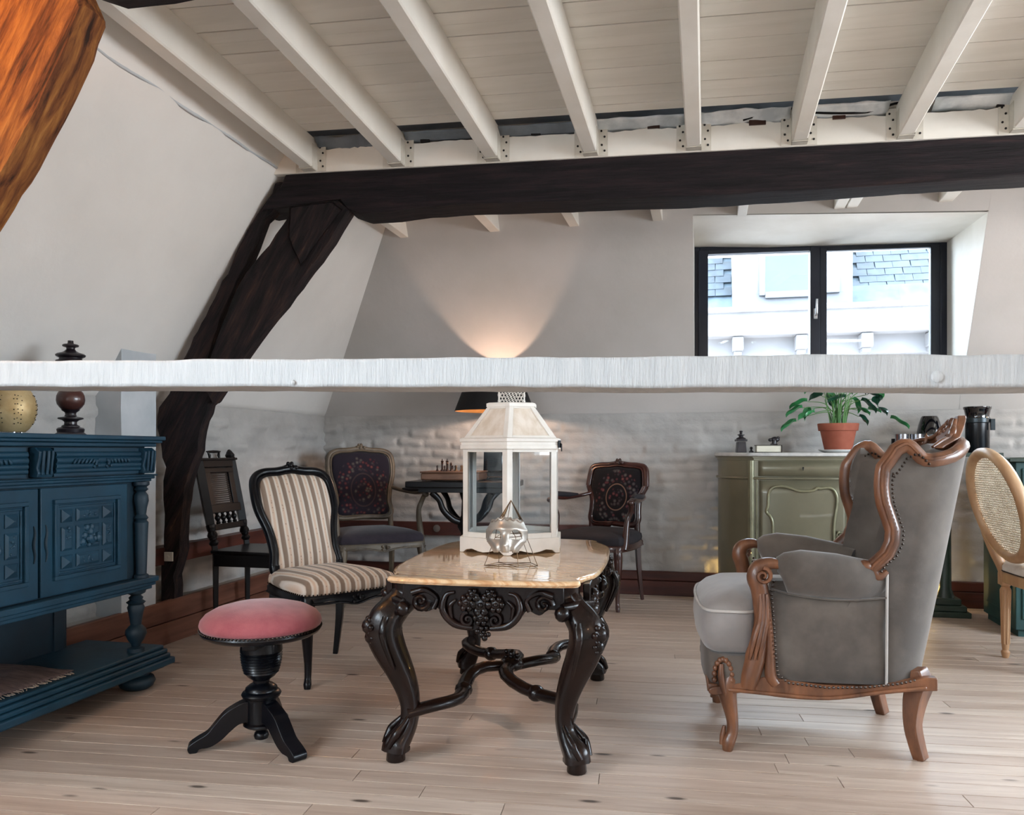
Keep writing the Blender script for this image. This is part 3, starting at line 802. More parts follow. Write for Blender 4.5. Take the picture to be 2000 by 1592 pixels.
# ------------------------------------------------------------------ carved table
def make_table():
    t = T('carved_salon_table', 'dark carved table with curved legs and a veined honey stone top under the lantern', 'table', (-.755, 3.115, 0), math.radians(4))
    q = [(.285, -.605), (.312, -.597), (.322, -.575), (.308, -.548), (.312, -.52), (.332, -.47), (.366, -.36), (.380, -.12), (.380, .12), (.368, .36), (.325, .50), (.305, .555), (.30, .595), (.27, .625), (.12, .655), (0, .66)]
    half = cr_spline([(x, y, 0) for x, y in q], 4)
    out = [(p.x, p.y) for p in half]
    front = [(p.x, p.y) for p in cr_spline([(0, -.625, 0), (.14, -.622, 0), (.255, -.613, 0), (.285, -.605, 0)], 4)]
    right = front[:-1] + out
    full = right + [(-x, y) for x, y in reversed(right[1:-1])]
    mb = MB().pillow(full, [(.965, -.018), (.985, -.017), (.987, -.013), (1.0, -.012), (1.005, -.007), (1.0, -.001), (.992, .003), (.97, .0035)], lambda x, y, h: (x, y, .627 + h), (0, 0))
    O('table_top', mb, 'onyx', t, smooth=50)
    # aprons: shaped boards with scrolls and flowers
    ap = MB()
    low = [(-.27, .53), (-.22, .535), (-.19, .515), (-.15, .53), (-.125, .50), (-.09, .478), (-.05, .468), (0, .455), (.05, .468), (.09, .478), (.125, .50), (.15, .53), (.19, .515), (.22, .535), (.27, .53)]
    lowc = [(p.x, p.z) for p in cr_spline([(a, 0, b) for a, b in low], 3)]
    oz = lowc + [(.27, .612), (-.27, .612)]
    ap.prism(oz, -.585, -.555); ap.prism(oz, .56, .59)
    lo2 = [(-.50, .50), (-.42, .53), (-.30, .515), (-.2, .54), (-.12, .50), (0, .47), (.12, .50), (.2, .54), (.30, .515), (.42, .53), (.50, .50)]
    lo2 = [(p.x, p.z) for p in cr_spline([(a, 0, b) for a, b in lo2], 4)] + [(.52, .612), (-.52, .612)]
    ap.prism(lo2, .325, .35, lambda a, tt, b: (tt, a, b)); ap.prism(lo2, -.35, -.325, lambda a, tt, b: (tt, a, b))
    O('apron', ap, 'table_wood', t, bevel=.004)
    og = MB()
    for sy, yy in ((-1, -.592), (1, .597)):
        for sx_ in (-1, 1):
            og.tube(cr_spline([(sx_ * .03, yy, .47), (sx_ * .09, yy, .482), (sx_ * .128, yy - .004 * sy * -1, .525), (sx_ * .118, yy, .575), (sx_ * .09, yy, .585)], 5), [.009, .013, .012, .009, .006], 7)
            og.tube(cr_spline([(sx_ * .10, yy, .50), (sx_ * .105, yy, .54), (sx_ * .085, yy, .56)], 5), [.006, .009, .005], 6)
            og.spiral((sx_ * .045, yy, .497), .024, 1.4, (1, 0, 0), (0, 0, 1), .008, PI / 2, 18, -sx_)
            og.spiral((sx_ * .205, yy, .552), .030, 1.3, (1, 0, 0), (0, 0, 1), .010, 0, 18, sx_)
            og.tube(cr_spline([(sx_ * .235, yy, .58), (sx_ * .19, yy, .59), (sx_ * .15, yy, .565), (sx_ * .16, yy, .53)], 5), [.012, .009, .007, .010], 6)
        for (x, z, r) in ((0, .548, .033), (-.048, .552, .026), (.05, .55, .026), (.0, .505, .024), (-.028, .58, .02), (.03, .58, .02)):
            og.ell((x, yy, z), (r, .016, r), 10, 6)
            for k in range(6):
                a = k * PI / 3; og.ell((x + r * .75 * math.cos(a), yy + sy * .009, z + r * .75 * math.sin(a)), (r * .42, .009, r * .42), 7, 4)
            og.ell((x, yy + sy * .016, z), (r * .3, .008, r * .3), 7, 4)
        carve(og, (0, yy, .462), .028, 9, 4)
    for sx_ in (-1, 1):
        for y in (-.40, -.28, .28, .40): og.spiral((sx_ * .352, y, .545), .035, 1.4, (0, 1, 0), (0, 0, 1), .010, 0, 18, 1 if y > 0 else -1)
        carve(og, (sx_ * .352, 0, .525), .055, 16, 9, (.25, 1.2, .9)); carve(og, (sx_ * .355, .47, .54), .05, 14, 6, (.3, 1, .9)); carve(og, (sx_ * .355, -.47, .54), .05, 14, 7, (.3, 1, .9))
    O('apron_carving', og, 'table_wood', t, smooth=60, kind='stuff')
    # four cabriole legs
    k = 0
    for sx_ in (-1, 1):
        for sy in (-1, 1):
            dx, dy = sx_ * .86, sy * .52
            base = Vector((sx_ * .262, sy * .512, 0))
            prof = [(.610, .005, .050), (.56, .012, .046), (.525, .045, .047), (.485, .082, .056), (.44, .092, .058), (.38, .073, .052), (.31, .040, .044), (.24, .013, .037), (.18, .002, .031), (.13, .006, .030), (.09, .025, .036), (.06, .047, .045), (.035, .052, .046)]
            pts = cr_spline([(base.x + dx * o, base.y + dy * o, z) for z, o, r in prof], 4)
            rr = [r for z, o, r in prof]
            lg = MB(); fl_prof = []
            for i in range(16):
                a = 2 * PI * i / 16; q = 1 + .10 * math.cos(4 * a + .4); fl_prof.append((q * math.cos(a), q * math.sin(a)))
            lg.tube(pts, rr, 16, up=(dx, dy, .0001), prof=fl_prof)
            ft = Vector((base.x + dx * .052, base.y + dy * .052, 0))
            lg.lathe([(.030, 0), (.033, .004), (.031, .03), (.036, .05)], 14, ft)
            o = O('leg', lg, 'table_wood', t, smooth=60)
            cv = MB()
            kn = base + Vector((dx * .125, dy * .125, .46))
            for (f_, z, r) in ((.142, .462, .026), (.137, .425, .021), (.118, .385, .018), (.100, .352, .013)):
                c = base + Vector((dx * f_, dy * f_, z)); cv.ell(c, (r, r * .9, r * 1.1), 9, 6)
                for j in range(6):
                    a = j * PI / 3; cv.ell(c + Vector((-dy * math.cos(a) * r, dx * math.cos(a) * r, math.sin(a) * r)), (r * .45,) * 3, 6, 4)
            for s in (-1, 1):      # volutes at the knee
                c = base + Vector((dx * .055 - dy * s * .085, dy * .055 + dx * s * .062, .525))
                cv.ell(c, (.026, .026, .026), 10, 6); cv.tube(cr_spline([c + Vector((0, 0, .02)), base + Vector((dx * .06, dy * .06, .55)), base + Vector((dx * .03, dy * .03, .585))], 4), [.014, .020, .022], 7)
                cv.tube(cr_spline([base + Vector((dx * .10 - dy * s * .06, dy * .10 + dx * s * .06, .50)), base + Vector((dx * .115 - dy * s * .075, dy * .115 + dx * s * .075, .44)), base + Vector((dx * .07 - dy * s * .05, dy * .07 + dx * s * .05, .32))], 5), [.012, .011, .005], 6)
                cv.tube(cr_spline([base + Vector((dx * .0 - dy * s * .01, dy * .0 + dx * s * .01, .17)), base + Vector((dx * .025 - dy * s * .026, dy * .025 + dx * s * .026, .135)), base + Vector((dx * .06 - dy * s * .035, dy * .06 + dx * s * .035, .10)), base + Vector((dx * .085 - dy * s * .025, dy * .085 + dx * s * .025, .055))], 4), [.004, .009, .013, .010], 6)
            O('leg_carving', cv, 'table_wood', o, smooth=60, kind='stuff')
    # X stretcher, wavy, with a flower boss
    for s in (-1, 1):
        A = Vector((-.27 * s, -.53, .155)); B = Vector((.27 * s, .53, .155))
        pts = []
        for i in range(25):
            u = i / 24; p = A + (B - A) * u
            e = abs(u - .5) * 2
            wv = .065 * math.sin(e * PI * 2.0) * (1 if u < .5 else -1)
            nrm = Vector((-(B - A).y, (B - A).x, 0)).normalized()
            pts.append(p + nrm * wv + Vector((0, 0, .035 * math.cos(e * PI / 2) + .012 * math.sin(e * 9))))
        o = O('stretcher', MB().tube(pts, .0245, 10, up=(0, 0, 1), flat=(.85, 1.15)), 'table_wood', t, smooth=60)
        kn = MB()
        for u in (6, 18):
            kn.ell(pts[u], (.034, .034, .030), 10, 6)
        O('stretcher_knuckle', kn, 'table_wood', o, smooth=60, kind='stuff')
    bs_ = MB().ell((0, 0, .20), (.05, .05, .03), 12, 6); carve(bs_, (0, 0, .225), .036, 18, 3, (1, 2.2, .8))
    O('flower_boss', bs_, 'table_wood', t, smooth=60)
    return t


make_table()


# ------------------------------------------------------------------ lantern on the table
def make_lantern():
    Z = .6315; c = (-.808, 3.335)
    t = T('lantern', 'tall white six-sided wooden lantern with glass panes standing on the carved table', 'lantern', (c[0], c[1], Z), math.radians(-81))
    hexa = lambda R: [(R * math.cos(k * PI / 3), R * math.sin(k * PI / 3)) for k in range(6)]
    def side(k, f):       # f(mb, mapping) : local u along the side, v up, w outward
        pass
    def mp(k, R):
        a, b = hexa(R)[k], hexa(R)[(k + 1) % 6]; A = Vector((a[0], a[1], 0)); B = Vector((b[0], b[1], 0)); U = (B - A).normalized(); Wn = Vector((U.y, -U.x, 0)); L = (B - A).length
        return A, U, Wn, L
    R = .224
    base = MB()
    base.pillow(hexa(.228), [(1, .028), (1, .036)], lambda x, y, h: (x, y, h))
    O('floor_board', base, 'lantern_white', t, smooth=0)
    sk = MB()
    for k in range(6):
        A, U, Wn, L = mp(k, .238)
        top_ = [(0, .062), (L, .062)]
        wav = [(L, 0), (L * .93, 0), (L * .86, .012), (L * .74, .016), (L * .62, .008), (L * .5, .004), (L * .38, .008), (L * .26, .016), (L * .14, .012), (L * .07, 0), (0, 0)]
        o = top_ + wav
        sk.prism(o, -.014, .0, lambda a, tt, b, A=A, U=U, Wn=Wn: A + U * a + Wn * tt + Vector((0, 0, b)))
    O('skirt', sk, 'lantern_white', t, smooth=0, bevel=.0015)
    for k in range(6):
        A, U, Wn, L = mp(k, R)
        f = MB(); g = lambda a0, a1, b0, b1: f.prism([(a0, b0), (a1, b0), (a1, b1), (a0, b1)], -.016, 0, lambda a, tt, b: A + U * a + Wn * tt + Vector((0, 0, b)))
        g(0, .024, .036, .435); g(L - .024, L, .036, .435); g(.024, L - .024, .062, .082); g(.024, L - .024, .412, .435)
        o = O('side_frame', f, 'lantern_white', t, smooth=0, bevel=.0012)
        O('pane', MB().prism([(.02, .078), (L - .02, .078), (L - .02, .416), (.02, .416)], -.010, -.007, lambda a, tt, b: A + U * a + Wn * tt + Vector((0, 0, b))), 'glass', o, smooth=0)
    ev = MB().pillow(hexa(.236), [(.86, 0), (1, 0), (1, .014), (.985, .016), (.985, .028), (1.01, .03), (1.01, .042), (.95, .046)], lambda x, y, h: (x, y, .425 + h), (0, 0))
    O('eaves', ev, 'lantern_white', t, smooth=0)
    R0, R1, z0, z1 = .222, .110, .468, .606
    for k in range(6):
        a0, b0 = hexa(R0)[k], hexa(R0)[(k + 1) % 6]; a1, b1 = hexa(R1)[k], hexa(R1)[(k + 1) % 6]
        P = [Vector((*a0, z0)), Vector((*b0, z0)), Vector((*b1, z1)), Vector((*a1, z1))]
        nrm = (P[1] - P[0]).cross(P[3] - P[0]).normalized()
        def q(u, v): return (P[0] * (1 - u) + P[1] * u) * (1 - v) + (P[3] * (1 - u) + P[2] * u) * v
        f = MB()
        def strip(c4):
            vs = [q(*x) + nrm * d for d in (-.010, 0) for x in c4]; f.add(vs, [(3, 2, 1, 0), (4, 5, 6, 7), (0, 1, 5, 4), (1, 2, 6, 5), (2, 3, 7, 6), (3, 0, 4, 7)])
        strip([(0, 0), (.10, 0), (.17, 1), (0, 1)]); strip([(.90, 0), (1, 0), (1, 1), (.83, 1)]); strip([(.10, 0), (.90, 0), (.895, .09), (.105, .09)]); strip([(.165, .92), (.835, .92), (.83, 1), (.17, 1)])
        o = O('roof_frame', f, 'lantern_white', t, smooth=0, bevel=.0012)
        pnl = MB(); c4 = [(.08, .05), (.92, .05), (.84, .95), (.16, .95)]
        pnl.add([q(*x) + nrm * d for d in (-.009, -.005) for x in c4], [(3, 2, 1, 0), (4, 5, 6, 7), (0, 1, 5, 4), (1, 2, 6, 5), (2, 3, 7, 6), (3, 0, 4, 7)])
        O('roof_panel', pnl, 'lantern_panel', o, smooth=0)
    O('roof_cap', MB().pillow(hexa(.118), [(.9, 0), (1, 0), (1, .014), (.9, .018)], lambda x, y, h: (x, y, .602 + h), (0, 0)), 'lantern_white', t, smooth=0)
    for k in range(6):        # pierced crown, one honeycomb screen per side
        A, U, Wn, L = mp(k, .062); cr_ = MB()
        for r in range(5):
            for c_ in range(4):
                cx = L * (c_ + .5 * (r % 2) + .25) / 4.0; cz_ = .627 + r * .0135
                pts = [A + U * (cx + .0078 * math.cos(j * PI / 3 + PI / 6)) + Vector((0, 0, cz_ + .0090 * math.sin(j * PI / 3 + PI / 6))) for j in range(6)]
                cr_.tube(pts, .0011, 4, closed=True)
        cr_.prism([(0, .617), (L, .617), (L, .621), (0, .621)], -.003, 0, lambda a, tt, b: A + U * a + Wn * tt + Vector((0, 0, b)))
        cr_.prism([(0, .684), (L, .684), (L, .69), (0, .69)], -.003, 0, lambda a, tt, b: A + U * a + Wn * tt + Vector((0, 0, b)))
        O('crown_screen', cr_, 'lantern_white', t, smooth=0, kind='stuff')
    lt = MB(); a = hexa(.236)[1]; lt.box((a[0], a[1], .445), (.012, .012, .03), rz=.5).tube([(a[0], a[1], .45), (a[0] * 1.05, a[1] * 1.05, .445), (a[0] * 1.05, a[1] * 1.05, .415)], .003, 6)
    O('latch', lt, 'iron', t, bevel=.002)
    ch = MB(); rd = random.Random(3)
    for s in (-1, 1):
        for j in range(16):
            u = j / 15; p = Vector((.01 + .02 * s * (1 - abs(2 * u - 1)) + s * .016 * (1 - u), .0, .44 - .125 * u))
            ch.tube([p + Vector((.004 * math.cos(b), .002 * math.sin(b) * (j % 2), .006 * math.sin(b))) for b in [i * PI / 4 for i in range(8)]], .0012, 4, closed=True)
    O('hanging_chain', ch, 'iron', t, kind='stuff')
    return t


make_lantern()


# ------------------------------------------------------------------ wire candle holder and the silver mask
def make_mask():
    z0 = .6315
    t = T('wire_candle_holder', 'copper wire geometric candle holder with a pointed top standing before the white lantern', 'candle holder', (-.690, 2.835, z0), math.radians(10))
    A = [(-.095, -.02, .003), (.03, -.055, .003), (.098, -.02, .003), (.07, .06, .003), (-.05, .065, .003)]
    B = [(-.055, -.03, .105), (.02, -.05, .11), (.055, -.01, .112), (.03, .045, .115), (-.04, .04, .11)]
    Cc = [(-.045, -.01, .165), (-.012, -.035, .160), (.045, -.012, .163), (.03, .03, .168), (-.03, .03, .168)]
    ap = (.0, 0, .238)
    e = [(A[i], A[(i + 1) % 5]) for i in range(5)] + [(A[i], B[i]) for i in range(5)] + [(B[i], B[(i + 1) % 5]) for i in range(5)] + [(B[i], Cc[i]) for i in range(5)] + [(Cc[i], Cc[(i + 1) % 5]) for i in range(5)] + [(Cc[i], ap) for i in range(5)]
    e += [(A[0], A[3]), (A[1], A[4])]
    mb = MB()
    for p, q in e: mb.tube([p, q], .0013, 6)
    O('wire_frame', mb, 'wire', t, smooth=60)
    O('glass_pyramid', MB().add(Cc + [ap], [(i, (i + 1) % 5, 5) for i in range(5)]), 'glass', t, smooth=0)
    m = T('mask', 'silver half face mask with open eyes leaning on the copper wire holder', 'mask', (-.690, 2.748, .690), math.radians(8))
    m.rotation_euler = (math.radians(-8), 0, math.radians(8))
    def shp(u, v):          # u across -1..1, v 0..1 up
        x = .076 * u * (1 - .34 * max(0, .35 - v) / .35 * abs(u)) * (1 - .22 * max(0, v - .72) / .28)
        zz = .112 * v + .012 * (1 - u * u) * (1 if v > .5 else 0) * (v - .5) * 2 - (.0 if v > .02 else 0)
        y = .052 * abs(u) ** 2.2 + .006 * (v - .4) ** 2 * 4
        nose = math.exp(-(u / .16) ** 2) * max(0, 1 - abs(v - .22) / .42); y -= .030 * nose * (1.25 - .9 * v)
        brow = math.exp(-((v - .70) / .10) ** 2) * (1 - .5 * abs(u)); y -= .008 * brow
        for s in (-1, 1):
            y += .010 * math.exp(-((u - s * .45) / .2) ** 2 - ((v - .50) / .16) ** 2)
            y -= .009 * math.exp(-((u - s * .5) / .25) ** 2 - ((v - .12) / .16) ** 2)
        return (x, y, zz)
    nu, nv = 64, 48; idx = {}; vs = []; fs = []
    def hole(u, v):
        for s in (-1, 1):
            du = (u * s - .47) / .29; dv = (v - .49 - .07 * (1 - du * du)) / .135
            if du * du + dv * dv < 1: return True
        return (abs(u) > .80 and v < .10 + (abs(u) - .8) * 2) or (v < .10 and .2 < abs(u) < .36 and v < .04)
    for i in range(nu + 1):
        for j in range(nv + 1): idx[i, j] = len(vs); vs.append(shp(2 * i / nu - 1, j / nv))
    for i in range(nu):
        for j in range(nv):
            if hole(2 * (i + .5) / nu - 1, (j + .5) / nv): continue
            fs.append((idx[i, j], idx[i + 1, j], idx[i + 1, j + 1], idx[i, j + 1]))
    o = O('face', MB().add(vs, fs), 'silver', m, smooth=180)
    md = o.modifiers.new('t', 'SOLIDIFY'); md.thickness = .003
    bd = MB().tube([Vector(shp(-.9 + 1.8 * i / 20, .97)) + Vector((0, -.002, .004 * math.sin(i * 1.6))) for i in range(21)], .004, 6)
    O('brow_band', bd, 'silver', m, smooth=60)


make_mask()


# ------------------------------------------------------------------ piano stool
def make_stool():
    t = T('piano_stool', 'black three-legged piano stool with a domed pink velvet seat', 'stool', (-1.548, 2.585, 0), 0)
    c = [(0, .418), (.198, .418), (.207, .425), (.211, .437), (.207, .452), (.192, .470), (.16, .488), (.11, .502), (.05, .509), (0, .511)]
    O('seat_cushion', MB().lathe(c, 48), 'pink', t, smooth=60)
    O('seat_rim', MB().lathe([(.06, .385), (.15, .385), (.185, .392), (.203, .402), (.209, .411), (.206, .42), (.19, .425)], 48), 'black_paint', t, smooth=40)
    nm = MB(); nails(nm, [(.209 * math.cos(a), .209 * math.sin(a), .420) for a in [i * 2 * PI / 60 for i in range(60)]], .0042, .0135, True)
    O('nail_trim', nm, 'nail', t, kind='stuff')
    O('cross_bar', MB().box((-.03, 0, .376), (.215, .05, .024)).box((.02, 0, .374), (.05, .24, .024)), 'black_paint', t, bevel=.003)
    col = [(.072, .365), (.074, .34)]
    for i in range(9): col += [(.074 - .0008 * i * i * .25, .335 - i * .0095), (.069 - .0008 * i * i * .25, .331 - i * .0095)]
    col += [(.048, .245), (.030, .232), (.028, .222), (.040, .216), (.047, .205), (.049, .195), (.056, .19), (.060, .182), (.056, .172), (.048, .168), (.046, .16), (.046, .085), (.054, .080), (.055, .074), (.046, .066), (.015, .060), (.012, .05), (.020, .044), (.023, .033), (.020, .022), (.008, .016), (0, .015)]
    col = [(r * (1.16 if z < .21 else 1.0), z) for r, z in col]
    O('column', MB().lathe(col[::-1], 28), 'black_paint', t, smooth=40)
    side = [(.030, .150), (.050, .162), (.085, .150), (.125, .126), (.156, .092), (.182, .062), (.218, .042), (.244, .022), (.238, -.004 + .004), (.215, .0), (.205, .012), (.170, .016), (.135, .035), (.105, .062), (.075, .085), (.045, .090), (.030, .090)]
    side = [(p.x, p.z) for p in cr_spline([(a, 0, b) for a, b in side], 4)]
    for a in (-149, -28, 103):
        lg = MB().prism(side, -.027, .027); R = Matrix.Rotation(math.radians(a), 3, 'Z'); lg.v = [tuple(R @ Vector(p)) for p in lg.v]
        O('leg', lg, 'black_paint', t, bevel=.006, smooth=35, seg=3)


make_stool()


# ------------------------------------------------------------------ French chairs
def chair_outline(bw, tw, h, n=5, shoulder=.78, waist=.94):
    R = [(0, 0), (bw * .8, -.004), (bw, .03), (bw * waist, h * .22), (bw * 1.0, h * .42), (tw * .985, h * .62), (tw, h * shoulder), (tw * .93, h * .92), (tw * .70, h * .975), (tw * .36, h * .985), (tw * .14, h * 1.0)]
    pts = R + [(0, h * 1.005)] + [(-a, b) for a, b in reversed(R[1:])]
    return [(p.x, p.z) for p in cr_spline([(a, 0, b) for a, b in pts], n, True)]


def french_chair(name, label, loc, rz, frame, back_m, seat_m, arms=False, sw=.26, dp=.25, sh=.40, bh=.52, bw=.165, tw=.215, z_back=.46, lean=.10, shoulder=.8, fr=.019, nail=True, arm_pad=None, leg_r=1.0, seat_low=0, waist=.94, bulge=.04):
    t = T(name, label, 'armchair' if arms else 'chair', loc, rz)
    yb = dp - .03
    BM = lambda x, z, h: (x, yb + lean * max(0, z / bh) ** 1.2 - h, z_back + z)
    out = chair_outline(bw, tw, bh, shoulder=shoulder, waist=waist)
    n = len(out); zc = bh / 2
    fb = MB().tube([BM(x, z, 0) for x, z in out], fr, 10, closed=True, flat=(1.0, 1.15))
    fb.tube([BM(x * .93, zc + (z - zc) * .95, .016) for x, z in out], fr * .42, 6, closed=True)
    bk = O('back_frame', fb, frame, t, smooth=60)
    cv = MB(); c = BM(0, bh + .012, .008)
    cv.ell(c, (.042, .014, .018), 12, 6); carve(cv, (c[0], c[1] - .008, c[2] + .004), .034, 10, 5, (1.2, .4, .5))
    for s in (-1, 1): cv.tube(cr_spline([BM(s * .03, bh + .008, .012), BM(s * .07, bh + .004, .014), BM(s * .115, bh - .008, .012)], 4), [.012, .009, .004], 6)
    O('crest_carving', cv, frame, bk, smooth=60, kind='stuff')
    inner = [(x * .90, zc + (z - zc) * .93) for x, z in out]
    O('back_upholstery', MB().pillow(inner, [(1, -.012), (1.0, .006), (.97, .018), (.9, .026), (.7, bulge * .85), (.4, bulge), (.05, bulge)], BM, (0, zc)), back_m, t, smooth=60)
    O('back_cover', MB().pillow(inner, [(1, -.010), (.95, -.016), (.05, -.02)], BM, (0, zc)), seat_m, t, smooth=60)
    # stiles to the seat
    for s in (-1, 1): O('back_stile', MB().tube([(s * bw * .97, yb + .002, z_back + .05), (s * bw * .97, yb, z_back - .02), (s * bw * 1.0, yb - .005, sh - .05)], fr * 1.05, 8), frame, t, smooth=60)
    # seat
    so_ = [(0, -dp - .012), (sw * .55, -dp - .006), (sw * .88, -dp + .012), (sw * .99, -dp + .05), (sw * .97, 0), (bw * 1.12, yb - .01), (bw * 1.0, yb + .02), (0, yb + .025)]
    so_ = so_ + [(-a, b) for a, b in reversed(so_[1:-1])]
    so_ = [(p.x, p.y) for p in cr_spline([(a, b, 0) for a, b in so_], 5, True)]
    zt = sh
    O('seat_cushion', MB().pillow(so_, [(.97, 0), (1.0, .008), (1.015, .028), (1.0, .05), (.95, .066), (.8, .082), (.5, .096), (.1, .10)], lambda x, y, h: (x, y, zt + h - .02), (0, -.01)), seat_m if not isinstance(seat_m, tuple) else seat_m[0], t, smooth=60)
    rl = MB(); m = len(so_); vs = []; fs = []
    for (x, y) in so_:
        ph = x / sw; drop = .018 * math.exp(-(ph / .22) ** 2) - .012 * math.exp(-((abs(ph) - .55) / .2) ** 2) if y < -dp + .06 else .004 * math.cos(y * 16)
        for s, z in ((1.01, zt - .012), (1.035, zt - .022), (1.03, zt - .05 - drop), (.93, zt - .05 - drop), (.93, zt - .012)): vs.append((x * s, (y + .01) * s - .01, z))
    for i in range(m):
        for k in range(5): fs.append((i * 5 + k, i * 5 + (k + 1) % 5, (i + 1) % m * 5 + (k + 1) % 5, (i + 1) % m * 5 + k))
    ro = O('seat_rail', rl.add(vs, fs), frame, t, smooth=50)
    rc = MB(); rc.tube([(x * 1.038, (y + .01) * 1.038 - .01, zt - .047 - (.018 * math.exp(-((x / sw) / .22) ** 2) if y < -dp + .06 else 0)) for x, y in so_], .006, 6, closed=True)
    carve(rc, (0, -dp * 1.05 - .012, zt - .045), .03, 8, 8, (1.3, .4, .6))
    O('rail_moulding', rc, frame, ro, smooth=60, kind='stuff')
    if nail:
        nm = MB(); nails(nm, [(x * 1.02, (y + .01) * 1.02 - .01, zt - .008) for x, y in so_], .004, .018, True)
        nails(nm, [BM(x * .915, zc + (z - zc) * .94, .014) for x, z in out], .0034, .016, True)
        O('nail_trim', nm, 'nail', t, kind='stuff')
    for s in (-1, 1):
        x0 = s * sw * .90; y0 = -dp + .03; L = MB(); zl = zt - .03
        pr = [(zl, .0, .028), (zl * .88, .010, .030), (zl * .72, .016, .026), (zl * .5, .006, .020), (zl * .28, -.004, .015), (zl * .12, -.002, .013), (zl * .05, .006, .016), (.0, .010, .012)]
        L.tube(cr_spline([(x0 + s * o * .8, y0 - o, z) for z, o, r in pr], 4), [r * leg_r for z, o, r in pr], 10)
        L.lathe([(.006, zl * .80), (.016, zl * .86), (.010, zl * .93)], 8, (x0 + s * .02, y0 - .028, 0))
        O('leg', L, frame, t, smooth=60)
    for s in (-1, 1):
        x0 = s * bw * 1.0; L = MB(); zl = zt - .03
        L.tube(cr_spline([(x0, yb - .005, zl), (x0 + s * .004, yb + .004, zl * .6), (x0 + s * .006, yb + .03, zl * .25), (x0 + s * .008, yb + .055, 0)], 4), [.026 * leg_r, .022 * leg_r, .018 * leg_r, .015 * leg_r], 4, up=(1, 0, 0))
        O('leg', L, frame, t, smooth=40, bevel=.003)
    if arms:
        for s in (-1, 1):
            za = .225 + z_back - .03; xa = s * (bw * 1.0 + .01)
            f_ = (z_back + .19) ; yb2 = BM(0, .21, 0)[1]
            arm = cr_spline([(xa, yb2, z_back + .215), (s * (sw * .92), yb2 - .08, z_back + .195), (s * (sw * 1.06), .02, z_back + .185), (s * (sw * 1.12), -dp * .42, z_back + .195), (s * (sw * 1.13), -dp * .62, z_back + .178)], 5)
            A = MB().tube(arm, [.016, .015, .017, .020, .018], 8, flat=(.9, 1.2))
            A.ell(arm[-1], (.026, .024, .020), 10, 6)
            post = cr_spline([(s * (sw * 1.12), -dp * .56, z_back + .175), (s * (sw * 1.07), -dp * .46, z_back + .12), (s * (sw * .99), -dp * .50, z_back + .05), (s * (sw * 1.0), -dp * .66, zt + .0), (s * (sw * 1.0), -dp * .72, zt - .04)], 5)
            A.tube(post, [.017, .017, .018, .025, .024], 8)
            ao = O('arm', A, frame, t, smooth=60)
            O('arm_pad', MB().tube([arm[6] + Vector((0, 0, .012)), arm[9] + Vector((0, 0, .020)), arm[13] + Vector((0, 0, .022)), arm[16] + Vector((0, 0, .014))], [.012, .026, .028, .012], 10, flat=(.75, 1.1)), arm_pad or seat_m, ao, smooth=60)
    return t


french_chair('side_chair', 'black framed side chair upholstered in brown and cream stripes behind the pink stool', (-1.755, 3.53, 0), math.radians(56), 'black_paint', 'stripes', 'stripes', False, .245, .235, .42, .505, .178, .212, .445, .20, leg_r=1.15, fr=.021)
french_chair('armchair', 'pale framed armchair with dark grey floral tapestry beside the chess table', (-2.31, 5.33, 0), math.radians(40), 'pale_frame', 'floral_grey', 'grey_seat', True, .30, .27, .43, .50, .215, .245, .56, .10, shoulder=.80, fr=.019, nail=False, arm_pad='dark_seat')
french_chair('armchair', 'mahogany armchair with black tapestry and a rose wreath at the back wall', (-.715, 5.53, 0), math.radians(-20), 'mahogany', 'floral_dark', 'dark_seat', True, .27, .25, .44, .42, .185, .225, .53, .08, shoulder=.66, fr=.021, nail=False, arm_pad='dark_seat', waist=.98)


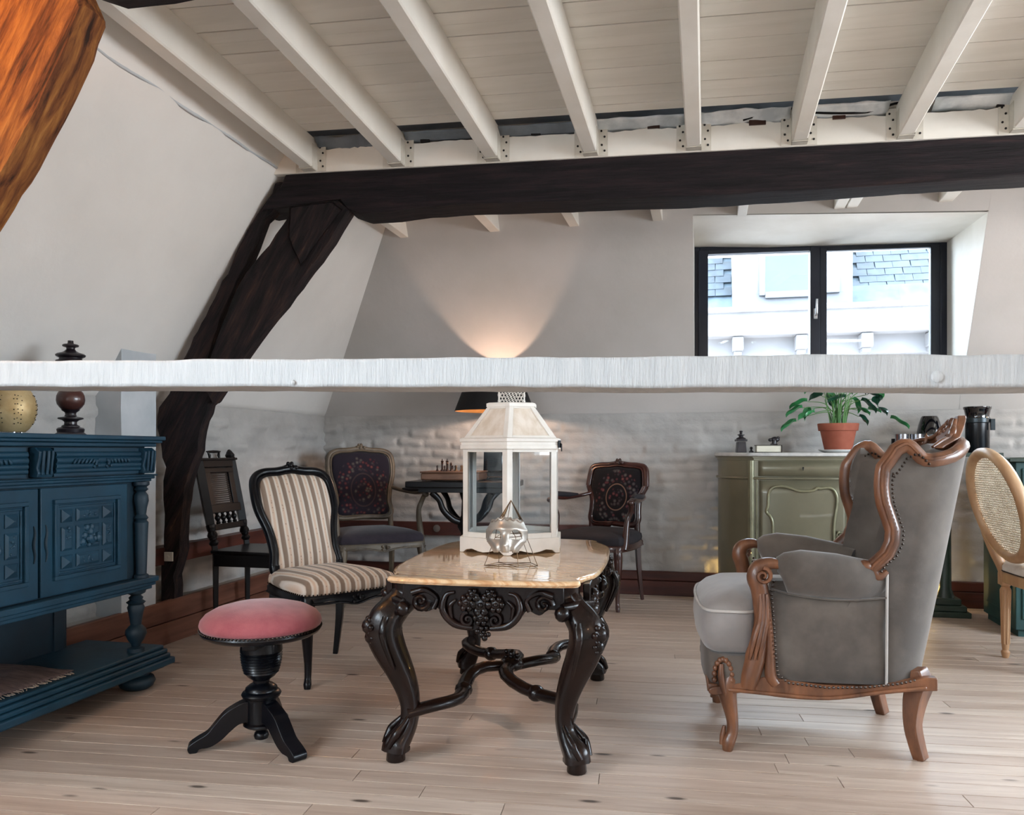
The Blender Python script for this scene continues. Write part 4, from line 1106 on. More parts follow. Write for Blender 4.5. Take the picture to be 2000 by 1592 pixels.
# ------------------------------------------------------------------ carved cane chair at the left wall
def make_cane_chair():
    t = T('cane_chair', 'black carved chair with a caned back and turned spindles against the left wall', 'chair', (-2.55, 4.275, 0), math.radians(90))
    ln = lambda z: .205 + .13 * max(0, z - .46) / .6        # y of the back at a height
    sx_ = .165
    for s in (-1, 1):
        p = MB().tube([(s * sx_, ln(z), z) for z in (0, .30, .44, .50)], [.017, .020, .022, .021], 4, up=(1, 0, 0))
        turn = [(.018, .50), (.026, .515), (.017, .53), (.022, .545), (.027, .56), (.019, .58), (.023, .60), (.024, .62)]
        for (r, z) in turn: pass
        for (r0, z0), (r1, z1) in zip(turn, turn[1:]): p.tube([(s * sx_, ln(z0), z0), (s * sx_, ln(z1), z1)], [r0 * 1.1, r1 * 1.1], 10)
        p.tube([(s * sx_, ln(.62), .62), (s * sx_, ln(.70), .70), (s * sx_, ln(.985), .985)], [.030, .033, .033], 4, up=(1, 0, 0))
        fin = [(.022, .985), (.030, .998), (.026, 1.01), (.030, 1.02), (.022, 1.034), (.015, 1.046), (.006, 1.056)]
        for (r0, z0), (r1, z1) in zip(fin, fin[1:]): p.tube([(s * sx_, ln(z0), z0), (s * sx_, ln(z1), z1)], [r0, r1], 8)
        O('back_post', p, 'black_wood', t, smooth=35, bevel=.002)
    rl = MB()
    for z, h, d in ((.97, .045, .036), (.705, .05, .034), (.60, .035, .03), (.93, .03, .03)):
        rl.box((0, ln(z), z), (2 * sx_, d, h), rot=Matrix.Rotation(-.2, 3, 'X'))
    rl.box((-.118, ln(.83), .83), (.05, .026, .24), rot=Matrix.Rotation(-.2, 3, 'X')); rl.box((.118, ln(.83), .83), (.05, .026, .24), rot=Matrix.Rotation(-.2, 3, 'X'))
    rl.box((0, ln(.99), .995), (2 * sx_ + .07, .05, .014), rot=Matrix.Rotation(-.2, 3, 'X'))
    O('back_frame', rl, 'black_wood', t, bevel=.003)
    cn = MB()
    for i in range(17):
        z = .735 + i * .0118; cn.box((0, ln(z) - .003, z), (.19, .003, .0078), rot=Matrix.Rotation(-.2, 3, 'X'))
    for i in range(20):
        x = -.092 + i * .0097; cn.tube([(x, ln(.728), .728), (x, ln(.928), .928)], .0014, 4)
    O('cane_panel', cn, 'black_wood', t, smooth=0, kind='stuff')
    for i in range(4):
        x = -.084 + i * .056; s_ = MB(); pr = [(.010, .615), (.014, .625), (.008, .633), (.016, .648), (.017, .656), (.008, .672), (.013, .684)]
        for (r0, z0), (r1, z1) in zip(pr, pr[1:]): s_.tube([(x, ln(z0), z0), (x, ln(z1), z1)], [r0, r1], 10)
        O('spindle', s_, 'black_wood', t, smooth=40)
    hd = MB()
    hd.tube([(-.05, ln(1.0), 1.0), (-.045, ln(1.02), 1.02), (-.055, ln(1.04), 1.04)], [.006, .009, .006], 8); hd.tube([(.05, ln(1.0), 1.0), (.045, ln(1.02), 1.02), (.055, ln(1.04), 1.04)], [.006, .009, .006], 8)
    hd.tube([(-.07, ln(1.043), 1.043), (-.045, ln(1.043), 1.043), (0, ln(1.043), 1.043), (.045, ln(1.043), 1.043), (.07, ln(1.043), 1.043)], [.004, .007, .009, .007, .004], 8)
    O('top_gallery', hd, 'black_wood', t, smooth=50)
    O('seat', MB().prism([(-.19, .225), (.19, .225), (.215, -.21), (-.215, -.21)], .455, .475, lambda a, tt, b: (a, b, tt)), 'black_wood', t, bevel=.006)
    O('seat_rail', MB().bb(-.18, .18, .17, .20, .385, .455).bb(-.19, .19, -.205, -.175, .385, .455).bb(-.195, -.165, -.2, .2, .385, .455).bb(.165, .195, -.2, .2, .385, .455), 'black_wood', t, bevel=.003)
    for s in (-1, 1):
        O('leg', MB().lathe([(.012, 0), (.016, .02), (.022, .33), (.030, .345), (.020, .36), (.027, .37), (.027, .40)], 10, (s * .178, -.185, 0)), 'black_wood', t, smooth=40)


make_cane_chair()


# ------------------------------------------------------------------ wingback armchair
def make_wingchair():
    t = T('wingback_armchair', 'grey velvet wingback armchair with carved walnut frame and short curved legs', 'armchair', (.385, 3.205, 0), math.radians(-87))
    ybk = lambda z: .355 + .155 * min(1, max(0, (z - .27) / .78))
    front = [(.50, .05), (.58, .10), (.62, .135), (.655, .150), (.70, .196), (.74, .214), (.78, .217), (.83, .202), (.88, .186), (.94, .183), (.985, .188), (1.02, .196), (1.05, .208), (1.09, .23)]

    def U(a, z, y0, w, yb, fl=0):
        """plan curve of the shell: a = 0 at the front edge, 1 at the middle of the back"""
        yc = yb - .17
        if a < .55:
            k = a / .55; return (w + fl * (1 - k), y0 + (yc - y0) * k)
        ph = (a - .55) / .45 * PI / 2
        return (w * math.cos(ph) ** .85 if ph < PI / 2 - 1e-4 else 0.0, yc + .17 * math.sin(ph))
    ztop = [(0, .99), (.03, 1.022), (.08, 1.046), (.16, 1.060), (.24, 1.060), (.34, 1.042), (.46, 1.018), (.56, 1.008), (.68, 1.02), (.82, 1.055), (1, 1.075)]
    W = lambda z: .288 - .03 * max(0, (z - .5) / .6)
    # outer velvet: lower body and the upper shell with the wings
    def shell(z0, zt, y0f, thick, nu=48, nv=20, tuft=False, fl=0):
        mb = MB(); vs = []; idx = {}
        for side in (0, 1):
            for i in range(nu + 1):
                s = 2 * i / nu - 1; a = 1 - abs(s); sg = 1 if s > 0 else -1
                for j in range(nv + 1):
                    z = z0 + (zt(a) - z0) * j / nv
                    y0 = y0f(z); w = W(z); yb = ybk(z)
                    if side == 0: x, y = U(a, z, y0, w, yb, fl)
                    else:
                        x, y = U(a, z, y0 + .004, w - thick, yb - thick * 2.2, fl)
                        if tuft:
                            for bx_, bz in ((0, .90), (.11, .90), (0, .74), (.11, .74), (.055, .82), (.055, .66), (.165, .82), (.16, .66)):
                                d2 = ((x - bx_) / .042) ** 2 + ((z - bz) / .042) ** 2
                                if y > .15: y += .042 * math.exp(-d2)
                    idx[side, i, j] = len(vs); vs.append((sg * x, y, z))
        fs = []
        for i in range(nu):
            for j in range(nv):
                fs.append((idx[0, i, j], idx[0, i + 1, j], idx[0, i + 1, j + 1], idx[0, i, j + 1])); fs.append((idx[1, i, j], idx[1, i, j + 1], idx[1, i + 1, j + 1], idx[1, i + 1, j]))
            fs.append((idx[0, i, nv], idx[0, i + 1, nv], idx[1, i + 1, nv], idx[1, i, nv])); fs.append((idx[0, i, 0], idx[1, i, 0], idx[1, i + 1, 0], idx[0, i + 1, 0]))
        for i in (0, nu):
            for j in range(nv): fs.append((idx[0, i, j], idx[0, i, j + 1], idx[1, i, j + 1], idx[1, i, j]))
        return mb.add(vs, fs)
    O('body', shell(.262, lambda a: .60, lambda z: -.212 + .03 * max(0, (z - .45) / .15), .07, 40, 8), 'velvet', t, smooth=60)
    zf = lambda a: curve_y(ztop, a)
    O('wing_back', shell(.52, zf, lambda z: curve_y(front, z), .05, 72, 44, True, .012), 'velvet', t, smooth=60)
    # walnut moulding along the wing edges and over the back
    path = []
    for z in [.645, .66, .68, .70, .72, .74, .76, .78, .81, .84, .87, .90, .93, .96, .975]: path.append((0, z))
    for a in [.0, .02, .05, .08, .12, .17, .22, .28, .34, .40, .46, .52, .58, .64, .70, .76, .82, .88, .94, 1.0]: path.append((a, zf(a)))
    P3 = []
    for a, z in path:
        x, y = U(a, z, curve_y(front, z), W(z) - .008, ybk(z) - .014 * a, .012)
        P3.append(Vector((x, y - (.006 if a == 0 else 0), z + (.006 if a > .05 else 0))))
    full = P3 + [Vector((-p.x, p.y, p.z)) for p in reversed(P3[:-1])]
    fr = MB().tube(full, .0245, 10, flat=(1.05, .95)); fr.tube([p + Vector((math.copysign(.02, p.x), -.004, .006)) for p in full], .007, 6)
    for s in (-1, 1):
        p = P3[0]; fr.ell((s * (p.x + .004), p.y - .022, p.z + .012), (.026, .034, .024), 10, 6); fr.tube(cr_spline([(s * p.x, p.y, p.z), (s * (p.x + .01), p.y + .02, p.z - .02), (s * (p.x + .012), p.y + .05, p.z + .0)], 4), [.02, .018, .008], 7)
    mo = O('wing_moulding', fr, 'walnut', t, smooth=60)
    nm = MB()
    for s in (-1, 1): nails(nm, [(s * (p.x + .026), p.y + .028, p.z - (.0 if k < 15 else .03)) for k, p in enumerate(P3[:26])], .0048, .0145)
    for s in (-1, 1): nails(nm, [(s * (p.x - .032), p.y + .012, p.z - (.0 if k < 15 else .026)) for k, p in enumerate(P3[:26])], .0048, .0145)
    O('nail_trim', nm, 'nail', mo, kind='stuff')
    # crest
    yb = ybk(1.08) - .045
    cs = MB()
    o = [(-.20, 1.055), (-.15, 1.085), (-.10, 1.10), (-.06, 1.135), (-.03, 1.165), (0, 1.178), (.03, 1.165), (.06, 1.135), (.10, 1.10), (.15, 1.085), (.20, 1.055), (0, 1.045)]
    o = [(p.x, p.z) for p in cr_spline([(a, 0, b) for a, b in o], 4, True)]
    cs.prism(o, 0, .03, lambda a, tt, b: (a, yb + tt + .35 * (b - 1.07) - 2.4 * a * a, b))
    co = O('crest_rail', cs, 'walnut', t, bevel=.006)
    cc = MB()
    f = lambda a, b: (a, yb - .006 + .35 * (b - 1.07) - 2.4 * a * a, b)
    for s in (-1, 1):
        cc.spiral(f(s * .055, 1.105), .030, 1.3, (1, 0, 0), (0, .3, 1), .009, PI / 2, 18, -s); cc.spiral(f(s * .12, 1.082), .022, 1.2, (1, 0, 0), (0, .3, 1), .007, PI / 2, 16, s)
        cc.tube(cr_spline([f(s * .03, 1.16), f(s * .06, 1.13), f(s * .09, 1.10), f(s * .16, 1.085), f(s * .20, 1.062)], 5), [.008, .010, .009, .008, .005], 7)
        cc.tube(cr_spline([f(s * .01, 1.06), f(s * .04, 1.075), f(s * .09, 1.065)], 4), [.010, .009, .004], 7)
    for z, r in ((1.15, .02), (1.12, .024), (1.085, .024)): cc.ell(f(0, z), (r * .9, .014, r), 9, 6)
    carve(cc, f(0, 1.115), .04, 10, 2)
    O('crest_carving', cc, 'walnut', co, smooth=60, kind='stuff')
    # arms: padded rolls, side welts
    for s in (-1, 1):
        pts = [(s * .288, -.155, .622), (s * .288, -.150, .626), (s * .29, -.135, .628), (s * .292, -.09, .632), (s * .288, .02, .622), (s * .278, .10, .610), (s * .250, .165, .604), (s * .225, .20, .60)]
        A = MB().tube(pts, [.012, .052, .064, .070, .070, .066, .060, .05], 20, up=(0, 0, 1), flat=(1.12, .80))
        O('arm', A, 'velvet', t, smooth=70)
        sk = MB().grid(lambda u, v: (s * (.290 + .010 * math.sin(PI * u) * (1 - v) + .006), -.200 + .385 * u, .262 + .30 * v), 16, 6)
        o = O('side_panel', sk, 'velvet', t, smooth=70); md = o.modifiers.new('t', 'SOLIDIFY'); md.thickness = .012
        O('welt', MB().tube([(s * .300, .186, .262), (s * .302, .187, .45), (s * .300, .188, .56), (s * .296, .19, .635)], .0045, 8), 'piping', t, smooth=60)
        O('welt', MB().tube(cr_spline([(s * .300, -.190, .575), (s * .308, -.10, .556), (s * .310, .04, .545), (s * .304, .185, .556)], 5), .0035, 6), 'velvet', t, smooth=60)
        # arm post with scroll
        post = cr_spline([(s * .30, -.150, .655), (s * .302, -.185, .662), (s * .302, -.222, .650), (s * .302, -.236, .618), (s * .302, -.224, .575), (s * .300, -.218, .52), (s * .298, -.215, .45), (s * .297, -.226, .385), (s * .297, -.240, .320), (s * .297, -.255, .265), (s * .296, -.262, .230)], 5)
        AP = MB().tube(post, [.014, .022, .028, .032, .029, .026, .030, .036, .034, .026], 10, flat=(1, .95))
        fb_ = cr_spline([(s * .303, -.205, .56), (s * .304, -.196, .45), (s * .304, -.190, .35), (s * .303, -.188, .28), (s * .302, -.17, .248)], 5)
        AP.tube(fb_, [.014, .015, .018, .020, .018], 8)
        ao = O('arm_post', AP, 'walnut', t, smooth=60)
        cv = MB(); cv.spiral((s * .333, -.215, .622), .028, 1.5, (0, -1, 0), (0, 0, 1), .008, PI / 2, 22, 1)
        for k, (y0, y1) in enumerate(((-.236, -.252), (-.226, -.236), (-.215, -.222))):
            cv.tube(cr_spline([(s * .326, y0 + .012, .56), (s * .330, y0 + .012, .48), (s * .334, y1 + .006, .40), (s * .332, y1 - .008, .335)], 5), [.005, .009, .010, .004], 6)
        O('scroll_carving', cv, 'walnut', ao, smooth=60, kind='stuff')
        nn = MB(); nails(nn, [(s * .312, -.178, .60), (s * .318, -.186, .565), (s * .318, -.178, .45), (s * .318, -.172, .35), (s * .316, -.165, .285), (s * .314, -.13, .258), (s * .314, 0, .248), (s * .312, .12, .256), (s * .31, .22, .272), (s * .30, .28, .285)], .005, .0145)
        O('nail_trim', nn, 'nail', ao, kind='stuff')
        # side rail
        up_ = [(-.21, .272), (-.10, .262), (0, .254), (.12, .258), (.22, .272), (.30, .292), (.345, .295)]; lo_ = [(.345, .252), (.27, .246), (.18, .232), (.06, .212), (-.05, .200), (-.17, .204), (-.26, .214), (-.33, .204), (-.385, .20), (-.39, .222), (-.33, .236), (-.27, .25)]
        o = [(p.x, p.z) for p in cr_spline([(a, 0, b) for a, b in up_], 4)] + [(p.x, p.z) for p in cr_spline([(a, 0, b) for a, b in lo_], 3)]
        sr = MB().prism(o, .268, .305, lambda a, tt, b: (s * tt, a, b)); sr.tube(cr_spline([(s * .305, -.33, .222), (s * .308, -.17, .215), (s * .308, .0, .211), (s * .308, .18, .243), (s * .305, .31, .262)], 5), .008, 6)
        O('seat_rail', sr, 'walnut', t, bevel=.005)
    O('rear_rail', MB().bb(-.25, .25, .30, .345, .245, .29), 'walnut', t, bevel=.005)
    fo = [(-.30, .345), (.30, .345), (.30, .215), (.22, .205), (.1, .21), (0, .195), (-.1, .21), (-.22, .205), (-.30, .215)]
    O('front_panel', MB().pillow([(x, y) for x, y in [(-.30, -.20), (-.302, -.34), (-.27, -.385), (-.12, -.402), (0, -.405), (.12, -.402), (.27, -.385), (.302, -.34), (.30, -.20)]], [(1, .225), (1.0, .235), (1.012, .285), (1.0, .338), (.97, .341)], lambda x, y, h: (x, y, h), (0, -.25)), 'velvet', t, smooth=60)
    O('front_rail', MB().prism([(p.x, p.z) for p in cr_spline([(-.29, 0, .205), (-.15, 0, .215), (0, 0, .195), (.15, 0, .215), (.29, 0, .205)], 5)] + [(.29, .235), (-.29, .235)], -.398, -.36), 'walnut', t, bevel=.005)
    # loose seat cushion with piping
    co_ = [(-.20, .22), (-.215, -.15), (-.235, -.22), (-.295, -.25), (-.305, -.33), (-.29, -.395), (-.18, -.418), (0, -.425), (.18, -.418), (.29, -.395), (.305, -.33), (.295, -.25), (.235, -.22), (.215, -.15), (.20, .22)]
    cc_ = [(p.x, p.y) for p in cr_spline([(a, b, 0) for a, b in co_], 3, True)]
    cu = O('seat_cushion', MB().pillow(cc_, [(.80, .338), (.90, .342), (.965, .352), (1.01, .378), (1.03, .42), (1.025, .458), (1.0, .488), (.97, .503), (.88, .527), (.7, .550), (.4, .566), (.05, .570)], lambda x, y, h: (x, y, h), (0, -.15)), 'velvet_lit', t, smooth=70)
    pp = MB()
    for sc_, z in ((1.008, .492),): pp.tube([(x * sc_, -.15 + (y + .15) * sc_, z) for x, y in cc_], .0055, 8, closed=True)
    O('cushion_piping', pp, 'piping', cu, smooth=60)
    # legs
    for s in (-1, 1):
        pr = [(.27, .0, .034), (.235, .012, .036), (.20, .014, .033), (.15, .004, .025), (.10, -.004, .020), (.06, -.002, .020), (.03, .010, .023), (.0, .014, .017)]
        L = MB().tube(cr_spline([(s * (.270 + o * .4), -.315 - o, z) for z, o, r in pr], 4), [r for z, o, r in pr], 12)
        lo = O('leg', L, 'walnut', t, smooth=60)
        lc = MB()
        for k in range(11):
            a = PI * (k / 10) * 1.1 - .15; lc.ell((s * .300, -.345 + .030 * math.cos(a), .262 + .062 * math.sin(a)), (.010, .010, .011), 8, 5)
        lc.tube(cr_spline([(s * .306, -.352, .31), (s * .308, -.352, .26), (s * .298, -.338, .20), (s * .285, -.322, .14)], 5), [.008, .012, .010, .005], 7)
        lc.tube(cr_spline([(s * .27, -.338, .085), (s * .272, -.345, .05), (s * .275, -.348, .02)], 4), [.006, .010, .008], 6)
        O('leaf_carving', lc, 'walnut', lo, smooth=60, kind='stuff')
        R_ = MB().tube(cr_spline([(s * .245, .295, .31), (s * .245, .305, .26), (s * .243, .292, .20), (s * .242, .285, .12), (s * .242, .298, .05), (s * .242, .312, .0)], 4), [.026, .036, .031, .024, .022, .020], 4, up=(1, 0, 0), flat=(1.15, 1.35))
        O('leg', R_, 'walnut', t, smooth=50, bevel=.004)
    return t


make_wingchair()


# ------------------------------------------------------------------ blue sideboard
def make_sideboard():
    t = T('sideboard', 'blue painted carved sideboard with two panelled doors and open base at the left wall', 'sideboard', (-2.61, 2.50, 0), math.radians(90))
    HX = .60
    tp_ = MB().bb(-.665, .665, -.235, .20, 1.095, 1.113).bb(-.655, .655, -.225, .195, 1.083, 1.095).bb(-.64, .64, -.205, .19, 1.066, 1.083)
    O('top', tp_, 'blue', t, bevel=.004)
    O('carcass', MB().bb(-.60, .60, -.175, .19, .49, 1.066).bb(-.615, .615, -.19, .19, .47, .492), 'blue_dark', t, bevel=.002)
    O('cornice', MB().bb(-.63, .63, -.205, .19, .925, .937).bb(-.62, .62, -.195, .19, .913, .925).bb(-.64, .64, -.212, .19, .937, .945), 'blue', t, bevel=.003)
    for s in (-1, 1):
        d = MB().bb(s * .30 - .235, s * .30 + .235, -.195, -.17, .95, 1.06)
        for z, r in ((.972, .010), (.990, .012), (1.012, .014), (1.034, .012)): d.tube([(s * .30 - .235, -.197, z), (s * .30 + .235, -.197, z)], r, 8)
        do = O('drawer', d, 'blue', t, smooth=50)
        cv = MB()
        for k in range(16):
            x = s * .30 - .15 + k * .02
            if abs(k - 7.5) < 1.2: continue
            cv.ell((x, -.212, 1.008), (.006, .007, .012), 7, 5, Matrix.Rotation(.6 * (1 if k < 8 else -1), 3, 'Y'))
        for dx in (-.035, .035): carve(cv, (s * .30 + dx, -.213, 1.0), .018, 8, 3)
        O('drawer_carving', cv, 'blue', do, smooth=60, kind='stuff')
        for kx in (-.06, .06):
            pass
    for x in (-.575, 0, .575):
        cb = MB().prism([(-.18, .95), (-.215, .95), (-.222, .965), (-.215, .985), (-.225, 1.02), (-.228, 1.045), (-.205, 1.062), (-.18, 1.062)], x - .036, x + .036, lambda a, tt, b: (tt, a, b))
        cb.tube([(x - .02, -.232, 1.05), (x - .02, -.228, 1.0), (x - .02, -.224, .96)], .006, 6); cb.tube([(x + .02, -.232, 1.05), (x + .02, -.228, 1.0), (x + .02, -.224, .96)], .006, 6); cb.tube([(x, -.234, 1.05), (x, -.230, 1.0), (x, -.224, .96)], .007, 6)
        O('corbel', cb, 'blue', t, bevel=.003)
    for s in (-1, 1):
        x0, x1 = (.006, .468) if s > 0 else (-.468, -.006)
        dr_ = O('door', MB().bb(x0, x1, -.192, -.17, .497, .908), 'blue', t, bevel=.003)
        a, b = x0 + .055, x1 - .055; c, d = .553, .862
        fm = MB()
        for (u0, u1, v0, v1) in ((a, b, d - .016, d), (a, b, c, c + .016), (a, a + .016, c + .016, d - .016), (b - .016, b, c + .016, d - .016)): fm.bb(u0, u1, -.206, -.19, v0, v1)
        for (u0, u1, v0, v1) in ((a + .022, b - .022, d - .03, d - .022), (a + .022, b - .022, c + .022, c + .03), (a + .022, a + .03, c + .03, d - .03), (b - .03, b - .022, c + .03, d - .03)): fm.bb(u0, u1, -.198, -.19, v0, v1)
        O('door_moulding', fm, 'blue', dr_, bevel=.002)
        ux = [(a + .040, a + .095), (a + .115, b - .115), (b - .095, b - .040)]; vz = [(c + .040, c + .090), (c + .108, d - .108), (d - .090, d - .040)]
        for i, (u0, u1) in enumerate(ux):
            for j, (v0, v1) in enumerate(vz):
                p = MB(); m_ = .010 if (i == 1 or j == 1) else min(u1 - u0, v1 - v0) * .46
                h_ = .012 if (i == 1 or j == 1) else .022
                p.add([(u0, -.19, v0), (u1, -.19, v0), (u1, -.19, v1), (u0, -.19, v1), (u0, -.196, v0), (u1, -.196, v0), (u1, -.196, v1), (u0, -.196, v1), (u0 + m_, -.19 - h_, v0 + m_), (u1 - m_, -.19 - h_, v0 + m_), (u1 - m_, -.19 - h_, v1 - m_), (u0 + m_, -.19 - h_, v1 - m_)],
                      [(q, (q + 1) % 4, (q + 1) % 4 + 4, q + 4) for q in range(4)] + [(q + 4, (q + 1) % 4 + 4, (q + 1) % 4 + 8, q + 8) for q in range(4)] + [(8, 9, 10, 11)])
                if i == 1 and j == 1: carve(p, ((u0 + u1) / 2, -.203, (v0 + v1) / 2), .045, 16, 5, (1.2, .3, .8))
                elif i == 1 or j == 1: carve(p, ((u0 + u1) / 2, -.202, (v0 + v1) / 2), .016, 9, i * 3 + j, (2.6 if i == 1 else .8, .3, .8 if i == 1 else 2.6))
                O('raised_panel', p, 'blue', dr_, smooth=30)
        kx = x0 + .022 if s > 0 else x1 - .022
        O('escutcheon', MB().tube(cr_spline([(kx, -.193, .63), (kx + .004, -.194, .66), (kx - .003, -.194, .70), (kx + .004, -.194, .74), (kx, -.193, .77)], 4), [.003, .007, .009, .007, .003], 6, flat=(1, .6)), 'blue_dark', dr_, smooth=60)
        # turned half column above, turned spindle below
        xc = s * .545
        pr = [(.030, .493), (.030, .505), (.022, .51), (.024, .56), (.026, .64), (.028, .70), (.030, .735), (.022, .745), (.030, .755), (.020, .77), (.024, .80), (.031, .83), (.028, .855), (.018, .87), (.030, .88), (.022, .89), (.034, .90), (.034, .913)]
        O('column', MB().lathe(pr, 18, (xc, -.20, 0)), 'blue_dark', t, smooth=40)
        pr = [(.036, .17), (.036, .188), (.018, .195), (.020, .205), (.034, .225), (.044, .250), (.042, .268), (.030, .282), (.022, .29), (.030, .34), (.036, .365), (.030, .378), (.040, .388), (.026, .398), (.030, .408), (.020, .418), (.038, .428), (.042, .44)]
        O('spindle', MB().lathe(pr, 20, (s * .53, -.185, 0)), 'blue_dark', t, smooth=40)
    O('lower_rail', MB().bb(-.615, .615, -.222, .19, .452, .468).bb(-.605, .605, -.21, .19, .436, .452).bb(-.625, .625, -.23, .19, .468, .492), 'blue', t, bevel=.004)
    O('back_panel', MB().bb(-.56, .52, .165, .185, .168, .44).bb(.44, .50, .155, .17, .168, .44).bb(-.56, -.50, .155, .17, .168, .44), 'blue_dark', t, bevel=.003)
    O('plinth', MB().bb(-.665, .665, -.225, .19, .155, .172).bb(-.675, .675, -.238, .19, .135, .155).bb(-.682, .682, -.248, .19, .115, .135).bb(-.695, .695, -.262, .19, .085, .115).bb(-.665, .665, -.23, .19, .070, .085), 'blue', t, bevel=.006)
    for x in (-.56, .56):
        for y in (-.165, .12): O('bun_foot', MB().lathe([(.05, 0), (.068, .012), (.078, .032), (.070, .052), (.052, .060), (.056, .070)], 20, (x, y, 0)), 'blue_dark', t, smooth=50)
    return t


make_sideboard()
# folded cloth on the open shelf of the sideboard
def cl(u, v):
    x = -2.83 + .40 * u; y = 2.02 + .66 * v
    return (x, y, .1755 + .020 * (1 - u ** 6) * (1 - abs(2 * v - 1) ** 8) + .007 * noise.noise(Vector((x * 9, y * 7, 1))) + .003 * math.sin(v * 40))
co = O('folded_cloth', MB().grid(cl, 20, 40), 'cloth', smooth=60)
tag(co, 'folded dark woven cloth lying on the open lower shelf of the blue sideboard', 'cloth')
md = co.modifiers.new('t', 'SOLIDIFY'); md.thickness = .004; md.offset = 1
fr_ = MB(); rd = random.Random(5)
for i in range(46):
    y = 2.04 + i * .0138; fr_.tube([(-2.435, y, .178), (-2.422, y + rd.uniform(-.006, .006), .177), (-2.408, y + rd.uniform(-.01, .01), .1755)], .0018, 4)
O('fringe', fr_, 'fringe', co, kind='stuff')

# turned wooden finial and pierced brass bowl lantern on the sideboard
K = .00055
pr = [(122, 905), (118, 896), (95, 878), (97, 868), (100, 852), (90, 842), (66, 836), (64, 826), (45, 815), (45, 795), (60, 782), (92, 772), (90, 762), (45, 752), (38, 735), (42, 720), (62, 706), (66, 700)]
tf = T('turned_finial', 'tall dark turned wooden finial standing on the blue sideboard', 'finial', (-2.68, 2.938, 1.1135))
lz = lambda L: [(max(r, 0) * K, (905 - y) * K) for r, y in L]
O('foot', MB().lathe(lz(pr), 28), 'ebony', tf, smooth=40)
O('ball', MB().lathe(lz([(60, 702), (80, 680), (97, 655), (103, 625), (100, 590), (88, 562), (66, 540), (52, 530)]), 28), 'brown_ball', tf, smooth=60)
O('shaft', MB().lathe(lz([(52, 532), (44, 515), (40, 490), (62, 470), (66, 455), (44, 440), (48, 405), (70, 385), (80, 362), (78, 350), (95, 335), (108, 325), (106, 312), (84, 305), (80, 292), (104, 280), (108, 268), (96, 258), (60, 248), (42, 235), (30, 222), (32, 210), (56, 202), (60, 192), (52, 184), (24, 180), (21, 172), (20, 155), (0, 154)]), 28), 'ebony', tf, smooth=40)
gv = T('pierced_lantern', 'round pierced gold bowl lantern at the left edge of the blue sideboard', 'lantern', (-2.67, 2.625, 1.1135))
gp = [(.046, .010), (.060, .022), (.076, .048), (.086, .082), (.087, .115), (.080, .146), (.066, .172), (.050, .190)]
O('bowl', MB().lathe(gp, 36, cap=False), 'gold_shell', gv, smooth=60)
hl = MB(); rd = random.Random(8)
for z in (.045, .062, .08, .098, .116, .134, .152):
    r = curve_y([(b, a) for a, b in gp], z)
    for k in range(44):
        a = 2 * PI * (k + rd.random() * .6) / 44
        if (k // 3) % 2: hl.ell((r * math.cos(a) * 1.003, r * math.sin(a) * 1.003, z + rd.uniform(-.005, .005)), (.0026, .0026, .0022), 5, 4)
O('piercing', hl, 'shade_out', gv, kind='stuff')
for k in range(3): O('foot', MB().lathe([(.006, 0), (.004, .008), (.006, .016)], 8, (.042 * math.cos(k * 2.1 - .6), .042 * math.sin(k * 2.1 - .6), 0)), 'steel', gv, smooth=40)


